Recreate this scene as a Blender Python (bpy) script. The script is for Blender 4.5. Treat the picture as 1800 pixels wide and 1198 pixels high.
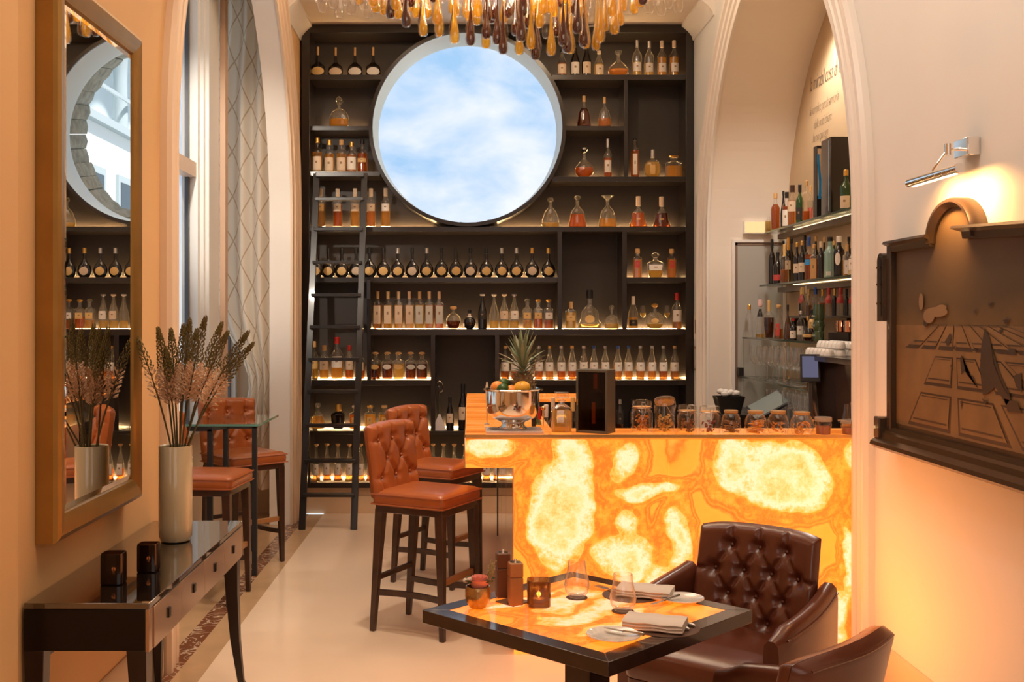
import bpy, math, random
from mathutils import Vector, Matrix
PI = math.pi
S = bpy.context.scene
COL = S.collection
for o in list(bpy.data.objects): bpy.data.objects.remove(o)

# ---------------- camera, world, lights, exposure ----------------
F, VX, VY, H = 1900.0, 826.0, 560.0, 1.56          # focal length in px of the 1800 px frame, vanishing point, eye height
cam = bpy.data.cameras.new('camera'); co = bpy.data.objects.new('camera', cam); COL.objects.link(co)
co.location = (0, 0, H); co.rotation_euler = (PI/2, 0, 0)
cam.sensor_width = 36; cam.lens = F/1800*36
cam.shift_x = (900-VX)/1800; cam.shift_y = -(599-VY)/1800
cam.clip_start = .05; cam.clip_end = 200
S.camera = co
S.view_settings.view_transform = 'Standard'; S.view_settings.look = 'None'
S.view_settings.exposure = 0.9; S.view_settings.gamma = 1; S.view_settings.use_curve_mapping = False
S.cycles.use_denoising = True
S.cycles.sample_clamp_indirect = 4
S.cycles.max_bounces = 10; S.cycles.diffuse_bounces = 4; S.cycles.transparent_max_bounces = 24
S.cycles.caustics_reflective = False; S.cycles.caustics_refractive = False

def area(name, loc, rot, sx, sy, power, col, spread=PI):
    l = bpy.data.lights.new(name, 'AREA'); l.shape = 'RECTANGLE'; l.size = sx; l.size_y = sy
    l.energy = power; l.color = col; l.spread = spread
    o = bpy.data.objects.new(name, l); o.location = loc; o.rotation_euler = rot; COL.objects.link(o); return o
def spot(name, loc, tgt, power, col, ang=60, r=.04, blend=.6):
    l = bpy.data.lights.new(name, 'SPOT'); l.energy = power; l.color = col; l.spot_size = math.radians(ang)
    l.spot_blend = blend; l.shadow_soft_size = r
    o = bpy.data.objects.new(name, l); o.location = loc
    o.rotation_euler = (Vector(tgt)-Vector(loc)).to_track_quat('-Z', 'Y').to_euler(); COL.objects.link(o); return o
WARM = (1, .72, .45)
area('added_ceiling_fill', (.4, 3.0, 4.28), (0, 0, 0), 2.2, 3.0, 25, (1, .82, .64))  # overhead fill added to light the room, no fixture is built
area('added_ceiling_fill', (.1, 6.6, 4.28), (0, 0, 0), 1.8, 1.6, 20, (1, .80, .62))  # second added overhead fill, towards the shelving
area('added_rear_fill', (.3, -1.5, 2.3), (PI/2, 0, 0), 2.2, 2.0, 10, (1, .92, .84))      # soft fill added behind the camera, no window is built there
spot('alcove_downlight', (2.08, 6.9, 3.6), (2.1, 6.9, 0), 46, (1, .90, .80), 120, .05)
spot('added_ceiling_spot', (.5, 3.2, 4.25), (1.7, 4.4, 2.2), 26, (1, .95, .88), 70, .05)  # unseen spot added to lift the upper right wall
spot('added_ceiling_spot', (-.3, 4.4, 4.25), (-1.0, 5.6, .3), 40, (1, .72, .45), 60, .05)
spot('added_ceiling_spot', (.3, 2.6, 4.25), (-1.36, 3.5, 1.0), 16, (1, .54, .20), 70, .08)  # unseen orange spot added to warm the wall round the mirror
spot('added_ceiling_spot', (-.35, 5.0, 4.25), (-.45, 5.3, 0), 85, (1, .84, .68), 62, .06)  # unseen spot added to brighten the floor
spot('added_ceiling_spot', (.25, 2.7, 4.25), (.33, 3.02, .75), 22, (1, .88, .74), 26, .05)  # unseen spot added to lift the table setting
spot('added_low_fill', (1.12, 4.5, .25), (1.79, 4.25, .75), 17, (1, .31, .04), 150, .03, 1)  # unseen orange spot added to strengthen the glow on the lower right wall
spot('added_ceiling_spot', (.2, 6.2, 4.25), (.2, 8.4, 2.4), 26, (1, .78, .55), 75, .05)

spot('added_bay_fill', (-1.70, 5.1, 3.3), (-1.66, 8.35, 2.3), 125, (1, .87, .72), 42, .05, .8)  # unseen spot added behind the near jamb to brighten the curtain
sun = bpy.data.lights.new('sun', 'SUN'); sun.energy = 4.0; sun.angle = .05; sun.color = (1, .97, .92); so = bpy.data.objects.new('sun', sun); COL.objects.link(so)
so.rotation_euler = Vector((.5, .2, -.85)).to_track_quat('-Z', 'Y').to_euler()

world = bpy.data.worlds.new('sky'); S.world = world; world.use_nodes = True
nt = world.node_tree; nt.nodes.clear()
tc = nt.nodes.new('ShaderNodeTexCoord'); mp = nt.nodes.new('ShaderNodeMapping'); mp.inputs['Scale'].default_value = (1, 1, 1.7)
n1 = nt.nodes.new('ShaderNodeTexNoise'); n1.inputs['Scale'].default_value = 9; n1.inputs['Distortion'].default_value = .3; n1.inputs['Detail'].default_value = 5; n1.inputs['Roughness'].default_value = .55
rp = nt.nodes.new('ShaderNodeValToRGB'); rp.color_ramp.elements[0].position = .36; rp.color_ramp.elements[0].color = (.36, .58, .86, 1)
rp.color_ramp.elements[1].position = .66; rp.color_ramp.elements[1].color = (.84, .88, .95, 1)
bg = nt.nodes.new('ShaderNodeBackground'); bg.inputs['Strength'].default_value = .60
wo = nt.nodes.new('ShaderNodeOutputWorld')
L = nt.links.new
L(tc.outputs['Generated'], mp.inputs['Vector']); L(mp.outputs['Vector'], n1.inputs['Vector']); L(n1.outputs['Fac'], rp.inputs['Fac'])
sp = nt.nodes.new('ShaderNodeSeparateXYZ'); L(tc.outputs['Generated'], sp.inputs[0]); mr_ = nt.nodes.new('ShaderNodeMapRange'); L(sp.outputs['Z'], mr_.inputs[0]); mr_.inputs[1].default_value = .02; mr_.inputs[2].default_value = .12; mr_.inputs[3].default_value = .85; mr_.inputs[4].default_value = 0
mxw = nt.nodes.new('ShaderNodeMix'); mxw.data_type = 'RGBA'; L(mr_.outputs[0], mxw.inputs[0]); L(rp.outputs['Color'], mxw.inputs[6]); mxw.inputs[7].default_value = (.88, .93, .95, 1)
L(mxw.outputs[2], bg.inputs['Color']); L(bg.outputs['Background'], wo.inputs['Surface'])

# ---------------- helpers ----------------
def X(px, Y): return (px-VX)*Y/F
def Z(py, Y): return H-(py-VY)*Y/F
class MB:
    def __init__(s): s.v = []; s.f = []; s.m = []
    def add(s, vs, fs, m=0):
        b = len(s.v); s.v += [tuple(v) for v in vs]; s.f += [tuple(i+b for i in f) for f in fs]; s.m += [m]*len(fs); return s
    def box(s, x0, x1, y0, y1, z0, z1, m=0, M=None):
        vs = [Vector((x, y, z)) for x in (x0, x1) for y in (y0, y1) for z in (z0, z1)]
        if M: vs = [M @ v for v in vs]
        return s.add(vs, [(0,1,3,2),(4,6,7,5),(0,4,5,1),(2,3,7,6),(0,2,6,4),(1,5,7,3)], m)
    def bar(s, a, b, w, d, w2=None, d2=None, m=0, up=(0, 0, 1)):
        a, b = Vector(a), Vector(b); t = (b-a).normalized(); u = Vector(up)
        if abs(t.dot(u)) > .95: u = Vector((0, 1, 0))
        sx = t.cross(u).normalized(); sy = sx.cross(t).normalized()
        w2 = w if w2 is None else w2; d2 = d if d2 is None else d2; vs = []
        for p, ww, dd in ((a, w, d), (b, w2, d2)):
            for i, j in ((-1,-1),(1,-1),(1,1),(-1,1)): vs.append(p+sx*i*ww/2+sy*j*dd/2)
        return s.add(vs, [(3,2,1,0),(4,5,6,7),(0,1,5,4),(1,2,6,5),(2,3,7,6),(3,0,4,7)], m)
    def rings(s, R, m=0, c0=True, c1=True, closed=True):
        n = len(R[0]); vs = [p for r in R for p in r]; fs = []
        for i in range(len(R)-1):
            for j in range(n if closed else n-1):
                k = (j+1) % n; fs.append((i*n+j, i*n+k, (i+1)*n+k, (i+1)*n+j))
        if c0: fs.append(tuple(range(n-1, -1, -1)))
        if c1: fs.append(tuple((len(R)-1)*n+j for j in range(n)))
        return s.add(vs, fs, m)
    def tube(s, P, r, n=8, m=0, cap=True):
        P = [Vector(p) for p in P]; R = []; pu = None
        for i, p in enumerate(P):
            t = (P[min(i+1, len(P)-1)]-P[max(i-1, 0)]).normalized()
            u = pu if pu is not None else (Vector((0,0,1)) if abs(t.z) < .9 else Vector((1,0,0)))
            a = t.cross(u).normalized(); b = a.cross(t).normalized(); pu = b
            rr = r[i] if isinstance(r, (list, tuple)) else r
            R.append([p+(a*math.cos(2*PI*k/n)+b*math.sin(2*PI*k/n))*rr for k in range(n)])
        return s.rings(R, m, cap, cap)
    def lathe(s, P, n=16, c=(0,0,0), m=0, sx=1, sy=1, sq=0, c0=True, c1=True, M=None):
        R = []
        for r, z in P:
            ring = []
            for k in range(n):
                a = 2*PI*(k+.5)/n; ca, sa = math.cos(a), math.sin(a)
                if sq:
                    e = 1/(abs(ca)**sq+abs(sa)**sq)**(1/sq); ca *= e; sa *= e
                p = Vector((c[0]+r*ca*sx, c[1]+r*sa*sy, c[2]+z))
                ring.append(M @ p if M else p)
            R.append(ring)
        return s.rings(R, m, c0, c1)
    def rr(s, lev, n=4, m=0, M=None, c=(0,0)):
        """stack of rounded rectangles (hx, hy, r, z)"""
        R = []
        for hx, hy, r, z in lev:
            ring = []; r = min(r, hx*.999, hy*.999)
            for q, (sx, sy) in enumerate(((1,1),(-1,1),(-1,-1),(1,-1))):
                for k in range(n+1):
                    a = q*PI/2+k*PI/2/n
                    p = Vector((c[0]+sx*(hx-r)+r*math.cos(a), c[1]+sy*(hy-r)+r*math.sin(a), z))
                    ring.append(M @ p if M else p)
            R.append(ring)
        return s.rings(R, m)
    def grid(s, fn, nu, nv, m=0):
        vs = [fn(i/nu, j/nv) for j in range(nv+1) for i in range(nu+1)]
        fs = [(j*(nu+1)+i, j*(nu+1)+i+1, (j+1)*(nu+1)+i+1, (j+1)*(nu+1)+i) for j in range(nv) for i in range(nu)]
        return s.add(vs, fs, m)
    def ball(s, c, r, n=10, m=0, sz=1, M=None):
        k = max(4, n//2+1)
        P = [(r*math.sin(PI*i/k) if 0 < i < k else r*.02, -r*sz*math.cos(PI*i/k)) for i in range(k+1)]
        return s.lathe(P, n, c, m, M=M)
    def build(s, name, mats, parent=None, label=None, kind=None, bevel=0, loc=None, seg=2, smooth=True, ang=38):
        me = bpy.data.meshes.new(name); me.from_pydata(s.v, [], s.f)
        mats = mats if isinstance(mats, (list, tuple)) else [mats]
        for m in mats: me.materials.append(m)
        if len(mats) > 1: me.polygons.foreach_set('material_index', s.m)
        me.update(); 
        if smooth: me.shade_smooth(); me.set_sharp_from_angle(angle=math.radians(ang))
        o = bpy.data.objects.new(name, me); COL.objects.link(o)
        if parent: o.parent = parent
        if loc: o.location = loc
        if label: o['label'] = label
        if kind: o['kind'] = kind
        if bevel:
            b = o.modifiers.new('b', 'BEVEL'); b.width = bevel; b.segments = seg; b.limit_method = 'ANGLE'
        return o
def tag(o, label, cat, group=None, kind=None):
    o['label'] = label; o['category'] = cat
    if group: o['group'] = group
    if kind: o['kind'] = kind
    return o
def thing(name, label, cat, loc=(0,0,0), rz=0, group=None):
    o = bpy.data.objects.new(name, None); COL.objects.link(o); o.empty_display_size = .05
    o.location = loc; o.rotation_euler = (0, 0, rz); return tag(o, label, cat, group)
def dup(r, loc, rz=None, label=None, group=None, scale=None):
    c = r.copy(); COL.objects.link(c); c.location = loc
    if rz is not None: c.rotation_euler = (0, 0, rz)
    if scale: c.scale = scale
    if label: c['label'] = label
    if group: c['group'] = group
    for ch in list(r.children):
        d = ch.copy(); COL.objects.link(d); d.parent = c
        for g in list(ch.children):
            e = g.copy(); COL.objects.link(e); e.parent = d
    return c
ORD = ['first','second','third','fourth','fifth','sixth','seventh','eighth','ninth','tenth','eleventh','twelfth','thirteenth','fourteenth','fifteenth','sixteenth','seventeenth','eighteenth','nineteenth','twentieth']
def struct(o): o['kind'] = 'structure'; return o

# ---------------- materials ----------------
MC = {}
def mat(name, col, rough=.5, metal=0, spec=.5, coat=0, trans=0, ior=1.45, emis=None, es=0, noise=0, nscale=8, bump=0, bscale=40, coatr=.05, sheen=0):
    if name in MC: return MC[name]
    m = bpy.data.materials.new(name); m.use_nodes = True; MC[name] = m
    nt = m.node_tree; p = nt.nodes['Principled BSDF']; I = p.inputs
    I['Base Color'].default_value = (*col, 1); I['Roughness'].default_value = rough; I['Metallic'].default_value = metal
    I['Specular IOR Level'].default_value = spec; I['Coat Weight'].default_value = coat; I['Coat Roughness'].default_value = coatr
    I['Transmission Weight'].default_value = trans; I['IOR'].default_value = ior
    if sheen: I['Sheen Weight'].default_value = sheen
    if emis: I['Emission Color'].default_value = (*emis, 1); I['Emission Strength'].default_value = es
    if noise or bump:
        tc = nt.nodes.new('ShaderNodeTexCoord')
    if noise:
        n = nt.nodes.new('ShaderNodeTexNoise'); n.inputs['Scale'].default_value = nscale; n.inputs['Detail'].default_value = 4
        r = nt.nodes.new('ShaderNodeValToRGB'); r.color_ramp.elements[0].position = .3; r.color_ramp.elements[1].position = .7
        r.color_ramp.elements[0].color = (*[c*(1-noise) for c in col], 1); r.color_ramp.elements[1].color = (*[min(1, c*(1+noise)) for c in col], 1)
        nt.links.new(tc.outputs['Object'], n.inputs['Vector']); nt.links.new(n.outputs['Fac'], r.inputs['Fac']); nt.links.new(r.outputs['Color'], I['Base Color'])
    if bump:
        n = nt.nodes.new('ShaderNodeTexNoise'); n.inputs['Scale'].default_value = bscale; n.inputs['Detail'].default_value = 3
        b = nt.nodes.new('ShaderNodeBump'); b.inputs['Strength'].default_value = bump; b.inputs['Distance'].default_value = .002
        nt.links.new(tc.outputs['Object'], n.inputs['Vector']); nt.links.new(n.outputs['Fac'], b.inputs['Height']); nt.links.new(b.outputs['Normal'], I['Normal'])
    return m
def thin_glass(name, tint=(1,1,1), refl=1.0, rough=.02, ior=1.5):
    """a thin clear wall: transmits straight, reflects by Fresnel"""
    if name in MC: return MC[name]
    m = bpy.data.materials.new(name); m.use_nodes = True; MC[name] = m; nt = m.node_tree; nt.nodes.clear()
    t = nt.nodes.new('ShaderNodeBsdfTransparent'); t.inputs[0].default_value = (*tint, 1)
    g = nt.nodes.new('ShaderNodeBsdfGlossy'); g.inputs['Roughness'].default_value = rough; g.inputs[0].default_value = (refl, refl, refl, 1)
    lw = nt.nodes.new('ShaderNodeLayerWeight'); lw.inputs[0].default_value = .5
    pw = nt.nodes.new('ShaderNodeMath'); pw.operation = 'POWER'; nt.links.new(lw.outputs['Facing'], pw.inputs[0]); pw.inputs[1].default_value = 3.2
    f = nt.nodes.new('ShaderNodeMath'); f.operation = 'MULTIPLY_ADD'; f.use_clamp = True; nt.links.new(pw.outputs[0], f.inputs[0])
    f0 = ((ior-1)/(ior+1))**2; f.inputs[1].default_value = .75*min(1, f0/.04); f.inputs[2].default_value = f0
    x = nt.nodes.new('ShaderNodeMixShader'); o = nt.nodes.new('ShaderNodeOutputMaterial')
    nt.links.new(f.outputs[0], x.inputs[0]); nt.links.new(t.outputs[0], x.inputs[1]); nt.links.new(g.outputs[0], x.inputs[2]); nt.links.new(x.outputs[0], o.inputs[0])
    return m
def liquid(name, col, k=.45):
    """clear coloured spirit: refracts, and scatters a little of what lights it"""
    if name in MC: return MC[name]
    m = bpy.data.materials.new(name); m.use_nodes = True; MC[name] = m; nt = m.node_tree; nt.nodes.clear()
    r = nt.nodes.new('ShaderNodeBsdfPrincipled'); r.inputs['Base Color'].default_value = (*col, 1); r.inputs['Transmission Weight'].default_value = 1
    r.inputs['Roughness'].default_value = .10; r.inputs['IOR'].default_value = 1.3
    t = nt.nodes.new('ShaderNodeBsdfTranslucent'); t.inputs[0].default_value = (*col, 1)
    x = nt.nodes.new('ShaderNodeMixShader'); x.inputs[0].default_value = k; o = nt.nodes.new('ShaderNodeOutputMaterial')
    nt.links.new(r.outputs[0], x.inputs[1]); nt.links.new(t.outputs[0], x.inputs[2]); nt.links.new(x.outputs[0], o.inputs[0]); return m

wallM = mat('wall_plaster', (.70, .43, .20), .75, noise=.03, nscale=2, bump=.15, bscale=120)  # cream plaster with the orange light of the left side tinted in
wallR = mat('wall_plaster_pale', (.77, .76, .73), .6, noise=.02, nscale=2, bump=.1, bscale=120)
trimM = mat('cream_trim', (.82, .77, .71), .42)
ceilM = mat('ceiling_paint', (.82, .70, .58), .5)
blackwood = mat('black_stained_wood', (.014, .009, .007), .28, coat=.3, coatr=.2)
panelM = mat('dark_back_panel', (.034, .026, .022), .5, noise=.1, nscale=3)
darkwood = mat('dark_walnut', (.045, .018, .010), .32, coat=.35, coatr=.15, noise=.35, nscale=14)
leather = mat('tan_leather', (.38, .098, .022), .32, coat=.18, coatr=.25, noise=.12, nscale=6, bump=.12, bscale=160)
leatherD = mat('brown_leather', (.125, .034, .016), .30, coat=.4, coatr=.2, noise=.15, nscale=6, bump=.1, bscale=160)
chrome = mat('chrome', (.85, .83, .8), .08, metal=1)
steel = mat('brushed_steel', (.55, .52, .48), .3, metal=1)
gunmetal = mat('gunmetal', (.10, .10, .11), .35, metal=.8)
brass = mat('brass', (.75, .50, .2), .25, metal=1)
copper = mat('copper', (.85, .42, .25), .2, metal=1)
goldframe = mat('bronze_gilt_frame', (.36, .20, .05), .30, metal=.6, noise=.12, nscale=5)
mirrorM = mat('mirror_glass', (.93, .93, .92), .0, metal=1)
mirrorM.node_tree.nodes['Principled BSDF'].inputs['Roughness'].default_value = .004
glass = thin_glass('clear_glass'); paneG = thin_glass('window_pane_glass', ior=1.02)
def bottle_glass(name='bottle_glass', tc_=(1, .86, .62), k1=.42, k0=.012):
    """thin clear bottle wall whose thick edges catch the light"""
    m = thin_glass(name, refl=.9, ior=1.6); nt = m.node_tree; N = nt.nodes.new; L = nt.links.new
    mx = [n for n in nt.nodes if n.type == 'MIX_SHADER'][0]; out = [n for n in nt.nodes if n.type == 'OUTPUT_MATERIAL'][0]; lw = [n for n in nt.nodes if n.type == 'LAYER_WEIGHT'][0]
    t = N('ShaderNodeBsdfTranslucent'); t.inputs[0].default_value = (*tc_, 1); p = N('ShaderNodeMath'); p.operation = 'POWER'; p.inputs[1].default_value = 2.6; L(lw.outputs['Facing'], p.inputs[0])
    q = N('ShaderNodeMath'); q.operation = 'MULTIPLY_ADD'; q.inputs[1].default_value = k1; q.inputs[2].default_value = k0; q.use_clamp = True; L(p.outputs[0], q.inputs[0])
    x = N('ShaderNodeMixShader'); L(q.outputs[0], x.inputs[0]); L(mx.outputs[0], x.inputs[1]); L(t.outputs[0], x.inputs[2]); L(x.outputs[0], out.inputs[0]); return m
bglass = bottle_glass(); stemG = bottle_glass('stemware_glass', (.95, .97, 1), .95, .05)
glassS = thin_glass('shelf_glass', (.93, .96, .93), .7)
glassT = thin_glass('table_glass', (.92, .97, .95), 1, ior=1.6)
glassSm = thin_glass('smoked_glass', (.62, .42, .26), .5)
darkG = mat('dark_bottle_glass', (.012, .008, .006), .07, coat=.5)
greenG = mat('green_bottle_glass', (.03, .10, .02), .08, trans=.5, coat=.5)
cork = mat('cork', (.62, .36, .14), .7)
capK = mat('black_cap', (.015, .013, .012), .35)
capR = mat('red_wax', (.45, .02, .012), .35)
capS = mat('silver_cap', (.6, .55, .5), .3, metal=.8)
capB = mat('blue_cap', (.03, .08, .3), .3)
capG = mat('gold_cap', (.75, .42, .10), .3, metal=.8)
labC = mat('cream_paper', (.72, .55, .38), .7)
labW = mat('white_paper', (.80, .72, .62), .7)
labG = mat('gilt_paper', (.72, .45, .16), .5)
labP = mat('frosted_paper', (.62, .60, .52), .5)
labK = mat('black_paper', (.03, .025, .02), .5)
labRed = mat('red_paper', (.55, .06, .05), .6)
amber = liquid('amber_spirit', (1, .60, .15))
amberD = liquid('dark_amber_spirit', (.80, .26, .05))
gold = liquid('golden_spirit', (1, .72, .24))
rose = liquid('copper_spirit', (.9, .42, .11))
brownL = liquid('brown_spirit', (.22, .05, .015))
clearL = liquid('clear_spirit', (.9, .88, .82), .12)
linen = mat('white_linen', (.78, .70, .62), .85, bump=.2, bscale=300)
ceramic = mat('white_ceramic', (.82, .78, .72), .12, coat=.6)
def emit(name, col, s):
    if name in MC: return MC[name]
    m = bpy.data.materials.new(name); m.use_nodes = True; MC[name] = m; nt = m.node_tree; nt.nodes.clear()
    e = nt.nodes.new('ShaderNodeEmission'); e.inputs[0].default_value = (*col, 1); e.inputs[1].default_value = s
    o = nt.nodes.new('ShaderNodeOutputMaterial'); nt.links.new(e.outputs[0], o.inputs[0]); return m
led = emit('led_strip', (1, .62, .27), 58)
ledW = emit('led_strip_bright', (1, .72, .38), 4)

def nodes(m):
    nt = m.node_tree
    def N(t, **k):
        n = nt.nodes.new(t)
        for a, b in k.items(): setattr(n, a, b)
        return n
    def M(op, a, b=None, c=None):
        n = nt.nodes.new('ShaderNodeMath'); n.operation = op
        for i, v in enumerate((a, b, c)):
            if v is None: continue
            if isinstance(v, (int, float)): n.inputs[i].default_value = v
            else: nt.links.new(v, n.inputs[i])
        return n.outputs[0]
    return nt, N, M
def onyx(name, cents, flat, strength, wscale=2.6):
    """glowing onyx slab: cells of pale crystal ringed by amber bands"""
    m = bpy.data.materials.new(name); m.use_nodes = True; MC[name] = m; nt, N, M = nodes(m); nt.nodes.clear()
    tc = N('ShaderNodeTexCoord'); L = nt.links.new
    def noise(sc, det=4, ro=.55, vec=None, col=False):
        n = N('ShaderNodeTexNoise'); n.inputs['Scale'].default_value = sc; n.inputs['Detail'].default_value = det; n.inputs['Roughness'].default_value = ro
        L(vec or tc.outputs['Object'], n.inputs['Vector']); return n.outputs['Color' if col else 'Fac']
    sub = N('ShaderNodeVectorMath', operation='SUBTRACT'); L(noise(wscale, 3, .5, col=True), sub.inputs[0]); sub.inputs[1].default_value = (.5, .5, .5)
    scl = N('ShaderNodeVectorMath', operation='SCALE'); L(sub.outputs[0], scl.inputs[0]); scl.inputs['Scale'].default_value = .30
    ad = N('ShaderNodeVectorMath', operation='ADD'); L(tc.outputs['Object'], ad.inputs[0]); L(scl.outputs[0], ad.inputs[1])
    sp = N('ShaderNodeSeparateXYZ'); L(ad.outputs[0], sp.inputs[0])
    px, pz = sp.outputs['X'], sp.outputs['Y' if flat else 'Z']
    D = None
    for cx, cz, rx, rz in cents:
        a = M('DIVIDE', M('SUBTRACT', px, cx), rx); b = M('DIVIDE', M('SUBTRACT', pz, cz), rz)
        d = M('SQRT', M('ADD', M('MULTIPLY', a, a), M('MULTIPLY', b, b)))
        d = M('MULTIPLY', M('SUBTRACT', d, 1), (rx+rz)/2)
        D = d if D is None else M('SMOOTH_MIN', D, d, .05)
    fine = noise(48, 5, .75); med = noise(9, 5, .65)
    amp = M('ADD', M('MULTIPLY', M('LESS_THAN', D, .015), .60), .42)
    g = M('MULTIPLY', amp, M('ADD', M('MULTIPLY', M('SUBTRACT', fine, .5), .32), M('MULTIPLY', M('SUBTRACT', med, .5), .34)))
    t = M('ADD', M('MULTIPLY_ADD', M('MAXIMUM', D, -.07), 2.1, .35), g)
    rings = M('MULTIPLY', M('SINE', M('MULTIPLY', D, 62)), M('MULTIPLY', M('GREATER_THAN', D, .02), .045))
    t = M('ADD', t, rings)
    r = N('ShaderNodeValToRGB'); cr = r.color_ramp
    cr.elements[0].position = .0; cr.elements[0].color = (.60, .12, .02, 1)
    cr.elements[1].position = 1.; cr.elements[1].color = (.45, .07, .003, 1)
    for p, c in ((.12, (.62, .15, .025)), (.21, (.62, .24, .09)), (.29, (.62, .29, .18)), (.37, (.60, .19, .04)), (.435, (.56, .115, .007)), (.475, (.26, .038, .001)), (.51, (.54, .10, .006)), (.55, (.24, .034, .001)), (.62, (.58, .13, .01)), (.72, (.54, .105, .006)), (.78, (.28, .04, .001)), (.88, (.60, .14, .015))):
        e = cr.elements.new(p); e.color = (*c, 1)
    L(t, r.inputs['Fac'])
    e = N('ShaderNodeBsdfPrincipled'); L(r.outputs['Color'], e.inputs['Emission Color']); e.inputs['Emission Strength'].default_value = strength
    e.inputs['Base Color'].default_value = (.5, .25, .08, 1); e.inputs['Roughness'].default_value = .12
    o = N('ShaderNodeOutputMaterial'); L(e.outputs[0], o.inputs[0]); return m
YB = 5.03; SB = F/YB
def ox(px): return (px-VX)/SB
def oz(py): return H-(py-VY)/SB
cents = [(ox(985), oz(915), .14, .25), (ox(1002), oz(800), .055, .10), (ox(860), oz(790), .13, .05), (ox(1100), oz(968), .12, .10), (ox(1103), oz(905), .045, .05), (ox(1082), oz(800), .05, .06),
         (ox(1135), oz(850), .13, .035), (ox(1375), oz(845), .22, .17), (ox(1285), oz(820), .07, .12), (ox(1485), oz(985), .03, .13), (ox(1195), oz(950), .04, .12), (ox(1440), oz(1120), .10, .05), (ox(1000), oz(1060), .1, .06), (ox(1500), oz(780), .03, .05)]
cents = [(x, z, rx*.97, rz*.97) for x, z, rx, rz in cents]+[(ox(1465), oz(1075), .05, .09), (ox(1160), oz(1010), .05, .05)]
onyxF = onyx('backlit_onyx', cents, False, 1.62)
def onyx_top():
    m = bpy.data.materials.new('backlit_onyx_top'); m.use_nodes = True; nt, N, M = nodes(m); L = nt.links.new
    p = nt.nodes['Principled BSDF']; tc = N('ShaderNodeTexCoord'); mp = N('ShaderNodeMapping'); mp.inputs['Scale'].default_value = (1.5, 9, 1)
    n = N('ShaderNodeTexNoise'); n.inputs['Scale'].default_value = 1.6; n.inputs['Detail'].default_value = 4
    r = N('ShaderNodeValToRGB'); cr = r.color_ramp
    cr.elements[0].position = .3; cr.elements[0].color = (.6, .11, .008, 1); cr.elements[1].position = .72; cr.elements[1].color = (.9, .34, .10, 1)
    e = cr.elements.new(.5); e.color = (.9, .24, .025, 1)
    L(tc.outputs['Object'], mp.inputs[0]); L(mp.outputs[0], n.inputs['Vector']); L(n.outputs['Fac'], r.inputs['Fac']); L(r.outputs[0], p.inputs['Emission Color'])
    p.inputs['Emission Strength'].default_value = .55; p.inputs['Base Color'].default_value = (.25, .10, .03, 1); p.inputs['Roughness'].default_value = .1
    return m
onyxT = onyx_top()
# ---------------- the room ----------------
XL, XR, ZC, YF = -1.36, 1.79, 4.35, 8.636
def floor_mat():
    m = mat('cream_marble_floor', (.88, .68, .50), .16, noise=.04, nscale=1.5); return m
o = struct(MB().add([(-1.17,-2,0),(1.79,-2,0),(1.79,8.93,0),(-1.17,8.93,0)], [(0,1,2,3)]).build('floor', floor_mat()))
tanm = mat('tan_marble', (.56, .36, .20), .14, noise=.08, nscale=5)
def strip_mat():
    m = mat('brown_veined_marble', (.18, .065, .03), .14); nt, N, M = nodes(m); L = nt.links.new
    p = nt.nodes['Principled BSDF']; tc = N('ShaderNodeTexCoord')
    n = N('ShaderNodeTexNoise'); n.inputs['Scale'].default_value = 9; n.inputs['Detail'].default_value = 5; n.inputs['Distortion'].default_value = 1.6
    a = M('ABSOLUTE', M('SUBTRACT', n.outputs['Fac'], .5)); r = N('ShaderNodeValToRGB')
    r.color_ramp.elements[0].position = .0; r.color_ramp.elements[0].color = (.75, .58, .42, 1); r.color_ramp.elements[1].position = .035; r.color_ramp.elements[1].color = (.20, .075, .035, 1)
    L(tc.outputs['Object'], n.inputs['Vector']); L(a, r.inputs['Fac']); L(r.outputs[0], p.inputs['Base Color']); return m
stripM = strip_mat()
struct(MB().add([(-1.29,-2,0),(-1.17,-2,0),(-1.17,8.636,0),(-1.29,8.636,0)], [(0,1,2,3)]).build('floor_band', tanm))
for k in range(12):
    struct(MB().box(-1.388, -1.29, -2+k*.887, -2+(k+1)*.887-.003, -.02, .0005).build('floor_strip', stripM))
struct(MB().add([(-1.92,4.3,-.001),(-1.388,4.3,-.001),(-1.388,8.75,-.001),(-1.92,8.75,-.001)], [(0,1,2,3)]).build('floor_bay', tanm))
struct(MB().box(1.79, 2.4, 4.9, 8.6, -.02, 0).build('floor_alcove', tanm))
struct(MB().box(-2.1, 2.5, -2.1, 9.22, ZC+.001, ZC+.1).build('ceiling', ceilM))
sof = struct(MB().box(-1.36, 1.79, 7.9, 8.98, 3.91, ZC).build('ceiling_soffit', ceilM))
# crown mould at the soffit
def crown(x, s):
    P = [(0,0),(.02,0),(.028,-.01),(.05,-.014),(.062,-.045),(.075,-.05),(.085,-.085),(.1,-.09),(.1,-.11),(0,-.11)]
    P = [(0,-.13),(.012,-.13),(.018,-.10),(.05,-.06),(.085,-.03),(.10,-.022),(.10,0),(0,0)]
    return MB().rings([[(x+s*a, y, 3.91+b) for a, b in P] for y in (7.9, 8.63)])
struct(crown(XL, 1).build('trim_1', trimM)); struct(crown(XR, -1).build('trim_2', trimM))

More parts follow.
